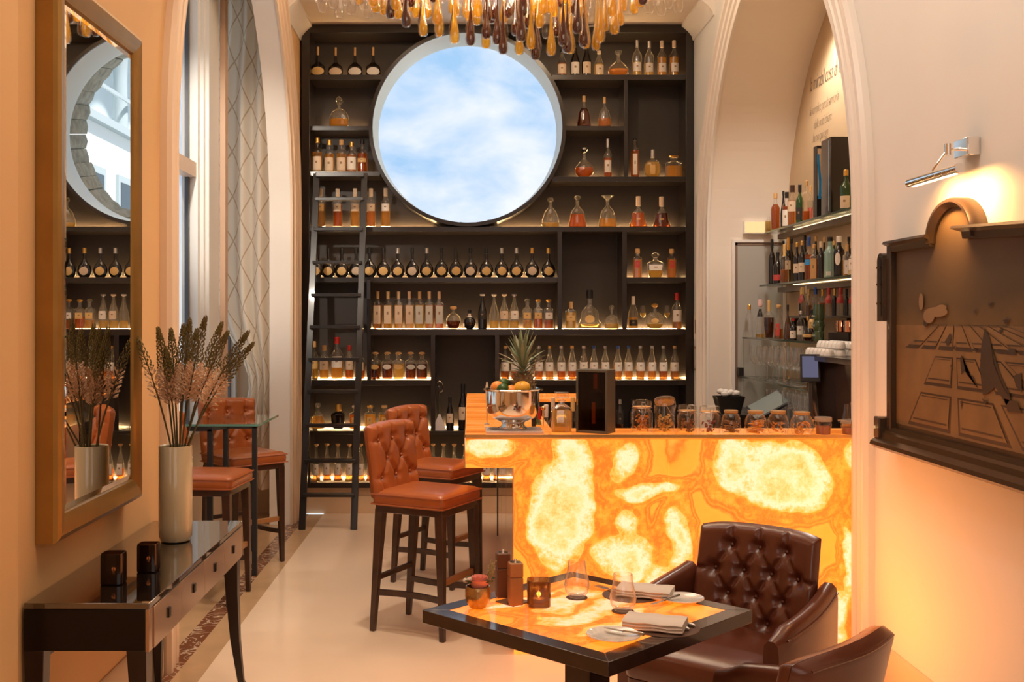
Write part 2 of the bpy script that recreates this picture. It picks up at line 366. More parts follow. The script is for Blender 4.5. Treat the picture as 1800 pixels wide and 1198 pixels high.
def archpts(yc, a, R, zs, n=36):
    """pointed arch outline: near jamb foot, up over the point, down the far jamb"""
    zt = math.sqrt(R*R-(R-a)**2); tm = math.asin(zt/R); P = []
    for k in range(n+1):
        t = tm*k/n; P.append((yc-(R*math.cos(t)-(R-a)), zs+R*math.sin(t)))
    return P+[(2*yc-y, z) for y, z in P[-2::-1]]
def arch_wall(name, m, x, s, th, yc, a, R, zs, y0, y1, depth_m=None):
    """wall in the plane x with a pointed opening; s = outward direction, th = thickness"""
    A = archpts(yc, a, R, zs); mb = MB(); x2 = x+s*th
    for xx in (x, x2):
        mb.add([(xx,y0,0),(xx,A[0][0],0),(xx,A[0][0],ZC),(xx,y0,ZC)], [(0,1,2,3)])
        mb.add([(xx,A[-1][0],0),(xx,y1,0),(xx,y1,ZC),(xx,A[-1][0],ZC)], [(0,1,2,3)])
        for (ya, za), (yb, zb) in zip(A, A[1:]):
            mb.add([(xx,ya,za),(xx,yb,zb),(xx,yb,ZC),(xx,ya,ZC)], [(0,1,2,3)])
    C = [(A[0][0], 0)]+A+[(A[-1][0], 0)]
    for (ya, za), (yb, zb) in zip(C, C[1:]):
        mb.add([(x,ya,za),(x,yb,zb),(x2,yb,zb),(x2,ya,za)], [(0,1,2,3)], 1)
    mb.add([(x,y1,0),(x2,y1,0),(x2,y1,ZC),(x,y1,ZC)], [(0,1,2,3)])
    return struct(mb.build(name, [m, depth_m or m]))
wl = arch_wall('wall_left', wallM, XL, -1, .16, 6.59, 1.605, 1.95, 2.3, -2, 8.95, trimM)
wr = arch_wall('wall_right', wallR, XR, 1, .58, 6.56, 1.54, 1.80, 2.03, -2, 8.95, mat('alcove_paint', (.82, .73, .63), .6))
def arch_mould(name, x, s, yc, a, R, zs, prof, tm=None):
    """stepped architrave: prof = [(offset from the opening, projection)]"""
    C0 = archpts(yc, a, R, zs, 30); mb = MB(); secs = []
    n = len(C0)
    rings = []
    for off, pr in prof:
        A = archpts(yc, a+off, R+off, zs, 30); A = [(A[0][0], 0)]+A+[(A[-1][0], 0)]
        rings.append([(x+s*pr, y, z) for y, z in A])
    vs = [p for r in rings for p in r]; k = len(rings[0]); fs = []
    for i in range(len(rings)-1):
        for j in range(k-1): fs.append((i*k+j, i*k+j+1, (i+1)*k+j+1, (i+1)*k+j))
    mb.add(vs, fs); return struct(mb.build(name, tm or trimM, ang=25))
PR = [(-.004,0),(-.004,.018),(.05,.018),(.056,.032),(.07,.036),(.085,.03),(.09,.02),(.13,.022),(.135,.038),(.15,.044),(.165,.038),(.17,.028),(.20,.03),(.205,.05),(.235,.05),(.245,.03),(.245,0)]
arch_mould('trim_3', XL, 1, 6.59, 1.605, 1.95, 2.3, PR, mat('shade_tinted_trim', (.76, .58, .42), .45))  # white trim tinted orange-brown for the shading on its near side
arch_mould('trim_4', XR, -1, 6.56, 1.54, 1.80, 2.03, PR)
# alcove back wall, behind-camera wall, back wall
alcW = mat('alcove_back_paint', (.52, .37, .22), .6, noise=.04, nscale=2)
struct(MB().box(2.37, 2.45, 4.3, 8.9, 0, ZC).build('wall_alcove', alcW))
struct(MB().box(-2.0, 2.5, -2.1, -2.0, 0, ZC).build('wall_front', wallM))
# round opening
CX, CZ, R0, R1, YI = -.02, 3.083, .757, .735, 8.93
def hole_wall(x0, x1, z0, z1, ya, yb, r, cx=CX, cz=CZ, n=64):
    mb = MB(); P = [(cx+r*math.cos(2*PI*k/n), cz+r*math.sin(2*PI*k/n)) for k in range(n)]
    def outer(k):
        a = 2*PI*k/n; c, s = math.cos(a), math.sin(a)
        t = min(((x1-cx)/c if c > 1e-9 else (x0-cx)/c if c < -1e-9 else 9e9), ((z1-cz)/s if s > 1e-9 else (z0-cz)/s if s < -1e-9 else 9e9))
        return (cx+c*t, cz+s*t)
    cor = {(x1, z1), (x0, z1), (x0, z0), (x1, z0)}
    O = [outer(k) for k in range(n)]
    for y in (ya, yb):
        for k in range(n):
            j = (k+1) % n; f = [(P[k][0],y,P[k][1]), (O[k][0],y,O[k][1])]
            a0, a1 = O[k], O[j]
            for c in cor:
                aa = math.atan2(c[1]-cz, c[0]-cx) % (2*PI)
                if 2*PI*k/n < aa <= 2*PI*(k+1)/n: f.append((c[0], y, c[1]))
            f += [(O[j][0],y,O[j][1]), (P[j][0],y,P[j][1])]
            mb.add(f, [tuple(range(len(f)))])
    mb.rings([[(p[0], ya, p[1]) for p in P], [(p[0], yb, p[1]) for p in P]], c0=False, c1=False)
    return mb
bw = struct(hole_wall(-2.1, 2.5, 0, ZC+.1, 8.98, 9.22, .835).build('wall_back', mat('outer_plaster', (.6, .55, .48), .8), smooth=False))
# window: smooth reveal ring, dark rim, pane, rough stones outside
w1 = struct(MB().rings([[(CX+r*math.cos(2*PI*k/72), y, CZ+r*math.sin(2*PI*k/72)) for k in range(72)] for y, r in ((YF-.005, R0), (YI, R1), (8.985, R1+.006))], c0=False, c1=False).build('window_1', mat('reveal_paint', (.66, .72, .70), .35)))
def ringmb(r0, r1, ya, yb, n=72):
    def c(r, y): return [(CX+r*math.cos(2*PI*k/n), y, CZ+r*math.sin(2*PI*k/n)) for k in range(n)]
    return MB().rings([c(r0, ya), c(r1, ya), c(r1, yb), c(r0, yb), c(r0, ya)], c0=False, c1=False)
ringmb(R0, R0+.03, YF-.02, YI).build('window_frame', blackwood, w1, kind='structure')
mb = MB(); mb.add([(CX+R1*math.cos(2*PI*k/48), 8.965, CZ+R1*math.sin(2*PI*k/48)) for k in range(48)], [tuple(range(48))]); mb.build('pane', paneG, w1, smooth=False)
stoneM = mat('rough_stone', (.42, .40, .33), .9, noise=.25, nscale=14, bump=.8, bscale=30)
random.seed(5)
for k in range(40):
    a0 = 2*PI*k/40; a1 = a0+2*PI/40*.97; ri = .806+random.uniform(0, .02); y0, y1 = 9.0, 9.58+random.uniform(-.02, .02)
    def P(r, a, y): return (CX+(r+random.uniform(-.008, .008))*math.cos(a), y, CZ+(y-8.93)*.17+.004+(r+random.uniform(-.008, .008))*math.sin(a))
    am = (a0+a1)/2
    R_ = []
    for y, d in ((y0, .0), (y0+.02, -.004), (y1-.03, -.01), (y1, .02)):
        R_.append([P(ri+d, a0, y), P(ri+d-.012, am, y), P(ri+d, a1, y), P(.95, a1, y), P(.95, am, y), P(.95, a0, y)])
    MB().rings(R_).build('stone', stoneM, bw, kind='structure')
# baseboards
def bboard(name, x, s, y0, y1, h=.19):
    P = [(0,0),(.02,0),(.02,h-.03),(.014,h-.02),(.012,h-.006),(.006,h),(0,h)]
    return struct(MB().rings([[(x+s*a, y, b) for a, b in P] for y in (y0, y1)]).build(name, mat('baseboard_paint', (.70, .52, .34), .4)))
bboard('baseboard_left', XL, 1, -2, 4.73, .23); bboard('baseboard_left_far', XL, 1, 8.45, YF, .23); bboard('baseboard_right', XR, -1, -2, 4.76, .16)
struct(MB().box(XL, -1.325, 1.2, 3.17, 0, ZC).build('trim_5', wallM))   # pilaster by the console

# ---------------- window bay on the left ----------------
bayW = mat('bay_paint', (.66, .52, .38), .6)
XW = -1.9
mb = MB(); mb.box(XW-.1, XW, 4.3, 8.75, 0, .80).box(XW-.1, XL-.16, 8.70, 8.8, 0, ZC).box(XW-.1, XL-.16, 4.25, 4.33, 0, ZC).box(XW-.1, XW, 4.3, 8.75, 4.1, ZC)
struct(mb.build('wall_bay', bayW))
white = mat('white_window_paint', (.80, .82, .82), .3)
w2 = struct(MB().box(XW-.03, XW+.10, 4.33, 8.7, .80, .835).build('window_2', white, bevel=.004))
def post(y0, y1, steps=True):
    mb = MB(); mb.box(XW-.06, XW+.05, y0, y1, .83, 4.1)
    mb.box(XW, XW+.075, y0+.06, y1-.05, .83, 4.1); mb.box(XW, XW+.10, y0+.11, y1-.10, .83, 4.1); return mb
post(7.35, 7.85).build('mullion', white, w2)
MB().box(XW+.10, XW+.14, 7.78, 7.86, .83, 4.1).build('casement_edge', mat('tan_edge', (.6, .42, .3), .5), w2)
for y0, y1 in ((4.4, 4.5), (5.8, 5.92), (8.62, 8.7)): MB().box(XW-.05, XW+.03, y0, y1, .83, 4.1).build('mullion', white, w2)
for y0, y1 in ((4.5, 5.8), (5.92, 7.35)): MB().box(XW-.04, XW+.04, y0, y1, 2.52, 2.62).build('transom', mat('peach_transom', (.72, .58, .48), .4), w2)
for y0, y1 in ((4.5, 5.8), (5.92, 7.35), (7.85, 8.62)):
    f = MB()
    for a, b in ((y0, y0+.03), (y1-.035, y1)): f.box(XW-.03, XW-.005, a, b, .83, 4.1)
    f.box(XW-.03, XW-.005, y0, y1, .83, .87).build('sash', gunmetal, w2)  # narrow brown strip between frame and leaf
    MB().add([(XW-.02,y0,.85),(XW-.02,y1,.85),(XW-.02,y1,4.1),(XW-.02,y0,4.1)], [(0,1,2,3)]).build('pane', glass, w2, smooth=False)
# curtain
def curtain():
    m = mat('cream_curtain', (.74, .62, .48), .8); nt, N, M = nodes(m); L = nt.links.new; p = nt.nodes['Principled BSDF']
    tc = N('ShaderNodeTexCoord'); s = N('ShaderNodeSeparateXYZ'); L(tc.outputs['UV'], s.inputs[0])
    u = M('MULTIPLY', s.outputs['X'], 3.0); v = M('MULTIPLY', s.outputs['Y'], 11.0)
    def ln(a):
        f = M('FRACT', a); return M('LESS_THAN', M('ABSOLUTE', M('SUBTRACT', f, .5)), .03)
    k = M('MAXIMUM', ln(M('ADD', u, v)), ln(M('SUBTRACT', u, v)))
    mx = N('ShaderNodeMix', data_type='RGBA'); L(k, mx.inputs[0]); mx.inputs[6].default_value = (.97, .88, .76, 1); mx.inputs[7].default_value = (.66, .50, .35, 1); L(mx.outputs[2], p.inputs['Base Color'])
    t = N('ShaderNodeBsdfTranslucent'); L(mx.outputs[2], t.inputs[0]); xs = N('ShaderNodeMixShader'); xs.inputs[0].default_value = .5
    out = [n for n in nt.nodes if n.type == 'OUTPUT_MATERIAL'][0]; L(p.outputs[0], xs.inputs[1]); L(t.outputs[0], xs.inputs[2]); L(xs.outputs[0], out.inputs[0]); return m
def mk_curtain():
    nu, nv = 64, 40; zt, zb = 4.08, .25
    vs, uv = [], []
    for j in range(nv+1):
        v = j/nv; z = zb+(zt-zb)*v
        pin = math.exp(-((z-1.05)/.38)**2); w = (.36+.10*math.sin(v*2.2))*(1-.55*pin)
        w *= 1-.12*math.exp(-((z-3.9)/.4)**2)
        for i in range(nu+1):
            u = i/nu; ph = u*2*PI*3.2+.5*math.sin(v*4)
            x = XL-.165-w*(1-u)-.02; y = 8.30+.045*math.sin(ph)*(1-.3*pin)+.14*(1-u)
            vs.append((x, y, z)); uv.append((u, v))
    mb = MB(); mb.add(vs, [(j*(nu+1)+i, j*(nu+1)+i+1, (j+1)*(nu+1)+i+1, (j+1)*(nu+1)+i) for j in range(nv) for i in range(nu)])
    r = thing('curtain', 'cream patterned curtain tied back beside the tall arched window', 'curtain', (0,0,0))
    o = mb.build('drape', curtain(), r); ul = o.data.uv_layers.new(name='uv')
    for lp in o.data.loops: ul.data[lp.index].uv = uv[lp.vertex_index]
    MB().tube([(XL-.62, 8.33, 4.09), (XL-.17, 8.28, 4.09)], .015).build('curtain_rod', steel, r)
mk_curtain()

# ---------------- outside: houses past the windows ----------------
plaster = mat('white_stucco', (.86, .88, .86), .8); greyst = mat('grey_stone', (.42, .48, .50), .8); darkw = mat('dark_glazing', (.05, .07, .08), .15)
def house():
    r = thing('building', 'white stuccoed building with arched loggia, seen through the round window', 'building', (0,0,0))
    x = 4.0
    MB().box(x, x+4, 11, 40, -3, 5.05).build('lower_wall', plaster, r)
    MB().box(x-.14, x, 11, 40, 5.02, 5.16).build('ledge', greyst, r)
    MB().box(x-.20, x, 11, 40, 2.35, 2.55).build('eave', mat('green_copper', (.35, .48, .42), .6), r)
    MB().box(x+1.2, x+4, 11, 40, 5.05, 12).build('upper_wall', mat('shade_painted_stucco', (.55, .62, .65), .8), r)  # wall behind the loggia, its shade put into a darker stucco
    for k in range(12):
        y = 12+k*2.3
        MB().lathe([(.20,0),(.20,.1),(.15,.16),(.13,1.2),(.15,1.7),(.22,1.85),(.22,1.98)], 14, (x+.25, y, 5.05)).build('column', greyst, r)
        A = [(y+1.15+1.0*math.cos(PI-PI*t/16), 7.03+1.0*math.sin(PI*t/16)) for t in range(17)]
        mb = MB()
        for (ya, za), (yb, zb) in zip(A, A[1:]):
            mb.add([(x+.05,ya,za),(x+.05,yb,zb),(x+.05,yb,9),(x+.05,ya,9),(x+.45,ya,za),(x+.45,yb,zb),(x+.45,yb,9),(x+.45,ya,9)], [(0,1,2,3),(7,6,5,4),(0,4,5,1)])
        mb.box(x+.05, x+.45, y, y+.15, 7.03, 9).box(x+.05, x+.45, y+2.15, y+2.3, 7.03, 9).build('arch', plaster, r)
    MB().box(x+.02, x+.06, 12, 39, 5.75, 5.82).build('railing', greyst, r)
    for k in range(12):
        y = 12.4+k*1.55
        w = MB().box(x-.06, x+.02, y, y+.85, 3.15, 4.25).build('window_surround', greyst, r)
        MB().box(x-.07, x-.05, y+.12, y+.73, 3.25, 4.12).build('glazing', darkw, w)
house()
r = thing('building', 'pale house front close outside the arched side window, raised out of view to block the sun', 'building', (0,0,0))
MB().box(-9, -6.5, -6, 17, -3, 3.2).build('lower_wall', plaster, r)
MB().box(-9, -6.6, -6, 17, 3.2, 15).build('upper_wall', greyst, r)  # raised out of view to keep the sun off the bay window
for k in range(6):
    w = MB().box(-6.55, -6.46, 3+k*2.2, 4.1+k*2.2, .6, 2.4).build('window_surround', greyst, r)
    MB().box(-6.50, -6.44, 3.12+k*2.2, 3.98+k*2.2, .7, 2.3).build('glazing', darkw, w)

# ---------------- shelving unit ----------------
SF = F/YF
def sx(px): return (px-VX)/SF
def sz(py): return H-(py-VY)/SF
unit = thing('shelving_unit', 'black full-height shelving wall built round the round window', 'shelf', (0,0,0))
ZT, ZB = sz(43), sz(857)
hole_wall(-1.35, 1.785, ZB, ZT, YI, YI+.02, R1+.02).build('back_panel', panelM, unit, smooth=False)
fr = [(sx(530), sx(545)), (sx(1205), sx(1219.5))]
for a, b in fr: MB().box(a, b, YF-.01, YI, ZB, ZT).build('side_panel', blackwood, unit, bevel=.003)
MB().box(sx(545), sx(1205), YF-.01, YI, sz(58), ZT).build('top_panel', blackwood, unit, bevel=.003)
MB().box(sx(545), sx(1205), YF-.01, YI, ZB, sz(848)).build('bottom_panel', blackwood, unit, bevel=.003)
def circ_x(z, side):
    d = R0+.03; q = d*d-(z-CZ)**2
    return CX+side*math.sqrt(q) if q > 0 else None
SH = [(131,140,545,'L'),(221,229,545,'L'),(301,309,545,'L'),(398,407,545,1205),(487,496,545,980),(487,496,1102,1205),(578,589,650,1205),(668,677,545,757),(668,677,878,1205),(757,763,545,1205),
      (131,140,'R',1205),(221,229,'R',1097),(310,319,'R',1205),(578,589,545,645) ]
SH = SH[:-1]
for y0, y1, a, b in SH:
    z0, z1 = sz(y1), sz(y0)
    xa = circ_x((z0+z1)/2, 1) if a == 'R' else sx(a); xb = circ_x((z0+z1)/2, -1) if b == 'L' else sx(b)
    MB().box(xa, xb, YF, YI, z0, z1).build('shelf_board', blackwood, unit, bevel=.002)
for x0, x1, y0, y1 in ((1097,1104,140,310),(980,988,407,578),(1094,1102,407,578),(645,652,496,668),(757,765,589,757),(870,878,589,757)):
    MB().box(sx(x0), sx(x1), YF, YI, sz(y1), sz(y0)).build('divider', blackwood, unit, bevel=.002)
# light strips along the back of the boards
for y, x0, x1 in ((131,560,662),(221,560,640),(300,560,640),(397,560,760),(397,880,1195),(487,550,975),(487,1106,1200),(578,656,978),(578,990,1092),(578,1106,1200),(667,550,642),(667,655,755),(667,882,1200),(756,550,755),(756,770,868),(847,548,1200),(131,985,1200),(221,1005,1092),(309,1010,1092),(309,1107,1200)):
    MB().box(sx(x0), sx(x1), YI-.03, YI-.018, sz(y), sz(y)+.003).build('light_strip', led, unit)
# plinth under the unit
pl = thing('plinth', 'pale wooden plinth of panels under the black shelving wall', 'plinth', (0,0,0))
pw = mat('pale_wood', (.66, .47, .30), .35, noise=.06, nscale=4)
for k in range(5):
    a = XL+.02+k*.625
    MB().box(a, a+.62, YF+.03, YI, 0, ZB-.07).build('panel', pw, pl, bevel=.003)
MB().box(XL+.02, XR-.02, YF+.045, YI, ZB-.075, ZB-.002).build('recess_board', pw, pl)

# ---------------- ladder ----------------
lad = thing('ladder', 'black wooden library ladder leaning against the shelving wall', 'ladder', (0,0,0))
FT = [Vector((X(531, 8.0), 8.0, 0)), Vector((X(622, 8.0), 8.0, 0))]
TP = [Vector((X(557, 8.585), 8.585, Z(305, 8.585))), Vector((X(641, 8.585), 8.585, Z(305, 8.585)))]
lm = mat('black_ladder_lacquer', (.016, .013, .012), .3, coat=.3)
for a, b in zip(FT, TP): MB().bar(a, b, .03, .05, up=(1,0,0)).build('stile', lm, lad, bevel=.003)
for y in (350,403,461,518,574,631,687,747,809,869):
    # height where the leaning plane meets that sight line
    lo, hi = 0., 1.
    for _ in range(30):
        t = (lo+hi)/2; p = FT[0].lerp(TP[0], t)
        if Z(y, p.y) > p.z: lo = t
        else: hi = t
    a = FT[0].lerp(TP[0], t); b = FT[1].lerp(TP[1], t)
    MB().box(a.x, b.x, a.y-.045, a.y+.035, a.z-.012, a.z+.012).build('rung', lm, lad, bevel=.002)
MB().box(TP[0].x, TP[1].x, 8.53, 8.62, TP[0].z-.03, TP[0].z+.005).build('top_step', lm, lad, bevel=.003)
MB().box(sx(645), sx(652), 8.60, 8.634, sz(526), sz(492)).build('hook_plate', gunmetal, lad, bevel=.003)
# ---------------- bottles ----------------
# profile kinds: (r, z) from foot to lip, both 0..1; q = squareness, fy = depth / width
KP = {
 'std':  ([(.90,0),(1,.02),(1,.55),(.93,.61),(.66,.67),(.40,.73),(.33,.80),(.32,.96),(.38,.965),(.38,1)], 0, 1),
 'slope':([(.88,0),(1,.02),(1,.42),(.95,.50),(.70,.62),(.45,.74),(.34,.84),(.31,.96),(.36,.965),(.36,1)], 0, 1),
 'flare':([(1,0),(1,.02),(.90,.30),(.78,.50),(.58,.62),(.38,.70),(.28,.80),(.27,.96),(.34,.965),(.34,1)], 0, 1),
 'whisky':([(.94,0),(1,.02),(1,.60),(.92,.66),(.55,.73),(.40,.78),(.38,.98),(.42,.985),(.42,1)], 0, 1),
 'slim': ([(1,0),(1,.02),(1,.66),(.92,.69),(.45,.73),(.38,.76),(.38,1)], 5, 1),
 'square':([(1,0),(1,.02),(1,.62),(.90,.67),(.50,.70),(.36,.73),(.36,.84),(.42,.85),(.42,.88),(.36,.9)], 6, .8),
 'basq': ([(.55,0),(.62,.015),(.92,.10),(1,.20),(.98,.30),(.82,.41),(.50,.50),(.27,.58),(.22,.66),(.20,.97),(.24,.975),(.24,1)], 0, .5),
 'hip':  ([(.80,0),(.90,.02),(1,.10),(1,.26),(.90,.36),(.55,.43),(.26,.50),(.18,.60),(.16,1)], 0, .45),
 'ball': ([(.45,0),(.60,.02),(.92,.16),(1,.32),(.92,.48),(.62,.62),(.26,.68),(.22,.72),(.22,.9),(.28,.91),(.28,1)], 0, .8),
 'dome': ([(.80,0),(.92,.02),(1,.06),(1,.22),(.93,.36),(.74,.48),(.40,.56),(.16,.60),(.15,.72),(.22,.73),(.22,.75)], 0, .5),
 'bell': ([(.86,0),(1,.04),(.98,.14),(.82,.32),(.72,.46),(.60,.54),(.34,.62),(.18,.68),(.17,.80),(.22,.81),(.22,.83)], 0, .6),
 'pear': ([(.80,0),(.95,.03),(1,.10),(.96,.22),(.74,.44),(.60,.54),(.30,.64),(.18,.70),(.17,.82),(.2,.84)], 0, .6),
 'xo':   ([(.84,0),(1,.04),(.92,.12),(.74,.26),(.70,.40),(.62,.48),(.34,.56),(.20,.62),(.18,.68),(.20,.98),(.23,1)], 0, .5),
 'wide': ([(.50,0),(.60,.015),(.92,.14),(1,.24),(.92,.34),(.60,.48),(.26,.60),(.17,.70),(.17,.86),(.22,.87)], 0, .6),
 'flat': ([(.50,0),(.60,.015),(.92,.14),(1,.30),(.92,.47),(.60,.60),(.24,.65),(.17,.68),(.17,.82),(.22,.83)], 0, .4),
 'drum': ([(.60,0),(.74,.03),(.94,.24),(1,.46),(.98,.58),(.80,.64),(.40,.68),(.24,.72),(.22,.80),(.30,.81)], 5, .7),
 'tall': ([(.90,0),(1,.02),(1,.66),(.85,.73),(.5,.79),(.34,.84),(.33,1)], 0, 1),
}
def rat(P, z):
    for (r0, z0), (r1, z1) in zip(P, P[1:]):
        if z0 <= z <= z1: return r0+(r1-r0)*((z-z0)/(z1-z0) if z1 > z0 else 0)
    return P[-1][0]
BC = {}
def proto(kind, body, liq, fill, lab, lz, lw, shape, cap, cz, ctype):
    key = (kind, body.name, liq and liq.name, fill, lab and lab.name, lz, lw, shape, cap and cap.name, cz, ctype)
    if key in BC: return BC[key]
    P, q, fy = KP[kind]; n = 16
    out = []
    mb = MB(); mb.lathe(P, n, sy=fy, sq=q); out.append(('bottle', mb, body))
    if liq:
        Q = [(r*.9, z) for r, z in P if z < fill]; Q[0] = (Q[0][0], .012); Q = [(r, max(z, .012)) for r, z in Q]+[(rat(P, fill)*.9, fill)]
        mb = MB(); mb.lathe(Q, n, sy=fy, sq=q); out.append(('spirit', mb, liq))
    if lab:
        z0, z1 = lz
        def pt(u, v):
            a, b = 2*u-1, 2*v-1
            if shape == 'oval': a, b = a*math.sqrt(1-b*b/2), b*math.sqrt(1-a*a/2)
            z = (z0+z1)/2+b*(z1-z0)/2; r = rat(P, z)*1.02; w = a*lw
            if q: y = -fy*r*1.0
            else: y = -fy*math.sqrt(max(r*r-w*w*r*r, 1e-6))
            if q: w = w*.96
            return (w*r if shape != 'oval' else w*r, y-.01, z)
        mb = MB(); mb.grid(pt, 8, 6); mb.m = [1 if (k//8 == 3 and k % 8 in (3,4)) and lw > .4 and shape != 'oval' else 0 for k in range(48)]
        out.append(('label', mb, [lab, mat('label_print', (.30, .18, .10), .7)]))
    if cap:
        r = P[-1][0]; mb = MB()
        if ctype == 'cap': rr = r*1.12; mb.lathe([(rr, cz), (rr, 1.0), (rr*.9, 1.012)], 12)
        elif ctype == 'cork': mb.lathe([(r*.98, cz), (r*1.02, .985), (r*.9, 1.0)], 12)
        elif ctype == 'knob': mb.lathe([(r*.8, cz), (r*.8, cz+.02), (r*1.5, cz+.03), (r*1.6, cz+.07), (r*1.4, 1.0)], 12)
        elif ctype == 'ballstop': mb.lathe([(r*.6, cz), (r*.7, cz+.03), (r*1.5, cz+(1-cz)*.35), (r*1.7, cz+(1-cz)*.6), (r*1.2, cz+(1-cz)*.88), (r*.3, 1)], 12)
        elif ctype == 'flare': mb.lathe([(r*.6, cz), (r*.9, cz+.03), (r*2.8, .97), (r*2.9, 1.0), (r*2.0, .985)], 14)
        elif ctype == 'spike': mb.lathe([(r*.9, cz), (r*1.1, cz+.03), (r*1.9, cz+.09), (r*1.2, cz+.13), (r*1.5, cz+.16), (r*.3, 1)], 8)
        out.append(('stopper' if ctype not in ('cap',) else 'cap', mb, cap))
    ms = []
    for nm, mb, m in out:
        me = bpy.data.meshes.new(nm); me.from_pydata(mb.v, [], mb.f)
        for x in (m if isinstance(m, list) else [m]): me.materials.append(x)
        if isinstance(m, list): me.polygons.foreach_set('material_index', mb.m)
        me.shade_smooth(); me.set_sharp_from_angle(angle=math.radians(40)); ms.append((nm, me))
    BC[key] = ms; return ms
def bottle(loc, w, h, kind, label, body=None, liq=None, fill=.6, lab=None, lz=(.2, .45), lw=.8, shape='rect', cap=None, cz=.9, ctype='cap', group=None, rz=0, name='bottle', cat='bottle'):
    ms = proto(kind, bglass if body is None or body is glass else body, liq, fill, lab, lz, lw, shape, cap, cz, ctype); r = None
    for nm, me in ms:
        o = bpy.data.objects.new(name if r is None else nm, me); COL.objects.link(o)
        if r is None:
            r = o; o.location = loc; o.rotation_euler = (0, 0, rz); o.scale = (w/2, w/2, h)
        else: o.parent = r
    return tag(r, label, cat, group)
def rowb(base, xs, top, w, kind, txt, Y=8.74, group=None, **kw):
    """bottles standing in a row on a board: xs in px, base/top in px"""
    s = F/Y
    zb = sz(base)
    for i, x in enumerate(xs):
        lb = txt(i) if callable(txt) else txt
        k = dict(kw)
        for a, b in list(k.items()):
            if isinstance(b, list): k[a] = b[i % len(b)]
        hh = (k.pop('tops', None) or top); ww = k.pop('ws', None) or w
        h = Z(hh, Y)-zb
        jit = ((i*7919) % 5-2)*.006
        bottle((X(x, Y+jit), Y+jit, zb), ww/s, h, k.pop('kinds', None) or kind, lb, group=group, rz=((i*37) % 7-3)*.03, **k)
def nth(fmt):
    return lambda i: fmt % ORD[i]
# row at the very top beside the ceiling
rowb(131, [559,590,624,656], 83, 26, 'hip', nth('squat dark flask with tall cork, %s from the wall on the top left board'), body=darkG, lab=[labG, labC, labW, labW], lz=(.05,.32), lw=.85, shape='oval', cap=cork, cz=.72, ctype='cork', group='squat flasks on the top board')
rowb(220, [596], 170, 35, 'dome', 'domed crystal decanter of amber spirit alone on its board above the ladder', liq=amber, fill=.26, cap=bglass, cz=.75, ctype='spike', Y=8.72)
rowb(300, [558,579,600,618,637], 245, 18, 'std', nth('tall amber bottle with cream label, %s from the wall on the board above the ladder'), liq=[amber,amber,amber,rose,amberD], fill=.58, lab=[labC,labC,labC,labW,labG], lz=[(.05,.45),(.05,.45),(.05,.45),(.08,.5),(.3,.42)], cap=[capG,capG,cork,capG,capK], cz=.86, group='amber bottles above the ladder', tops=[243,246,246,250,246])
rowb(396, [564,593.5,624,652,678], 332, 16, 'whisky', nth('straight whisky bottle with pale capsule, %s from the wall behind the ladder top'), liq=[amber,amberD,amber,rose,amber], fill=.6, lab=[labG,labC,labC,labC,labW], lz=(.40,.60), cap=labC, cz=.80, group='whisky bottles behind the ladder top')
ax = [556,577,601,626,649.5,674,699,725,750,776,801.5,827,855,882,908,935.5,964]
rowb(487, ax, 436, 25, 'basq', nth('dark long-necked flask with gilt oval label, %s from the wall in the long row'), body=darkG, lab=[labG,labG,labG,labC], lz=(.08,.36), lw=.62, shape='oval', cap=[None]*4+[capK,capK,capS,capK,capS,capK,capK,capK,capK,capS,capS,capG,capG], cz=.82, group='dark flasks in the long row', Y=8.73)
rowb(578, [664,682,700.6,719.4,737.6,754.6,772], 512, 15.5, 'slim', nth('slim square bottle with tall frosted label, %s from the ladder'), liq=[rose,amber,amber,amber,gold,rose,amberD], fill=.64, lab=[labC,labC,labC,labC,labP,labP,labP], lz=(.14,.62), cap=cork, cz=.80, ctype='cork', group='slim bottles in tall frosted labels')
rowb(578, [797], 538, 27, 'ball', 'round flask of dark spirit with amber shoulder beside the slim square bottles', liq=brownL, fill=.36, cap=cork, cz=.86, ctype='knob')
rowb(578, [825.5], 545, 22, 'ball', 'small black ball-shaped bottle with hanging white tag', body=darkG, lab=labW, lz=(.62,.82), lw=.9, cap=capK, cz=.86)
rowb(578, [848,868.5,886.4,904], 517, 16, 'slope', lambda i: ['black tapering bottle with grey bands beside the round flasks','tall clear bottle without label, golden spirit in its foot','tall bottle with ivory label beside the unlabelled clear bottle','tall bottle with silver label and cap above the pineapple'][i], body=[darkG,glass,glass,glass], liq=[gold,gold,gold,gold], fill=.24, lab=[labK,None,labC,labW], lz=(.28,.52), cap=[labW,labW,labC,capS], cz=.93, ctype='knob')
rowb(578, [927,946,964.5], 525, 16, 'square', nth('short square bottle with glass ball stopper, %s of three by the divider'), liq=[amber,amberD,amberD], fill=[.3,.4,.3], lab=[labG,labG,labW], lz=(.34,.54), cap=[bglass,capG,capG], cz=.88, ctype='ballstop', group='square bottles with ball stoppers')
rowb(578, [1003.5], 530, 19, 'square', 'amber square bottle with long thin neck in the tall middle niche', liq=gold, fill=.6, lab=labG, lz=(.3,.5), cap=cork, cz=.75, ctype='cork')
rowb(578, [1036.6], 510, 44, 'xo', 'very large bell-shaped cognac decanter with black neck in the middle niche', liq=gold, fill=.13, lab=labG, lz=(.16,.36), lw=.5, shape='oval', cap=capK, cz=.78, ctype='cap')
rowb(578, [1075], 536, 26, 'dome', 'glass dome decanter with ball stopper beside the very large decanter', liq=gold, fill=.22, cap=bglass, cz=.75, ctype='ballstop')
rowb(578, [1113], 521, 17, 'slope', 'short amber bottle with dark band and slim neck beside two tulip glasses', liq=amber, fill=.36, lab=labK, lz=(.1,.28), cap=labC, cz=.75)
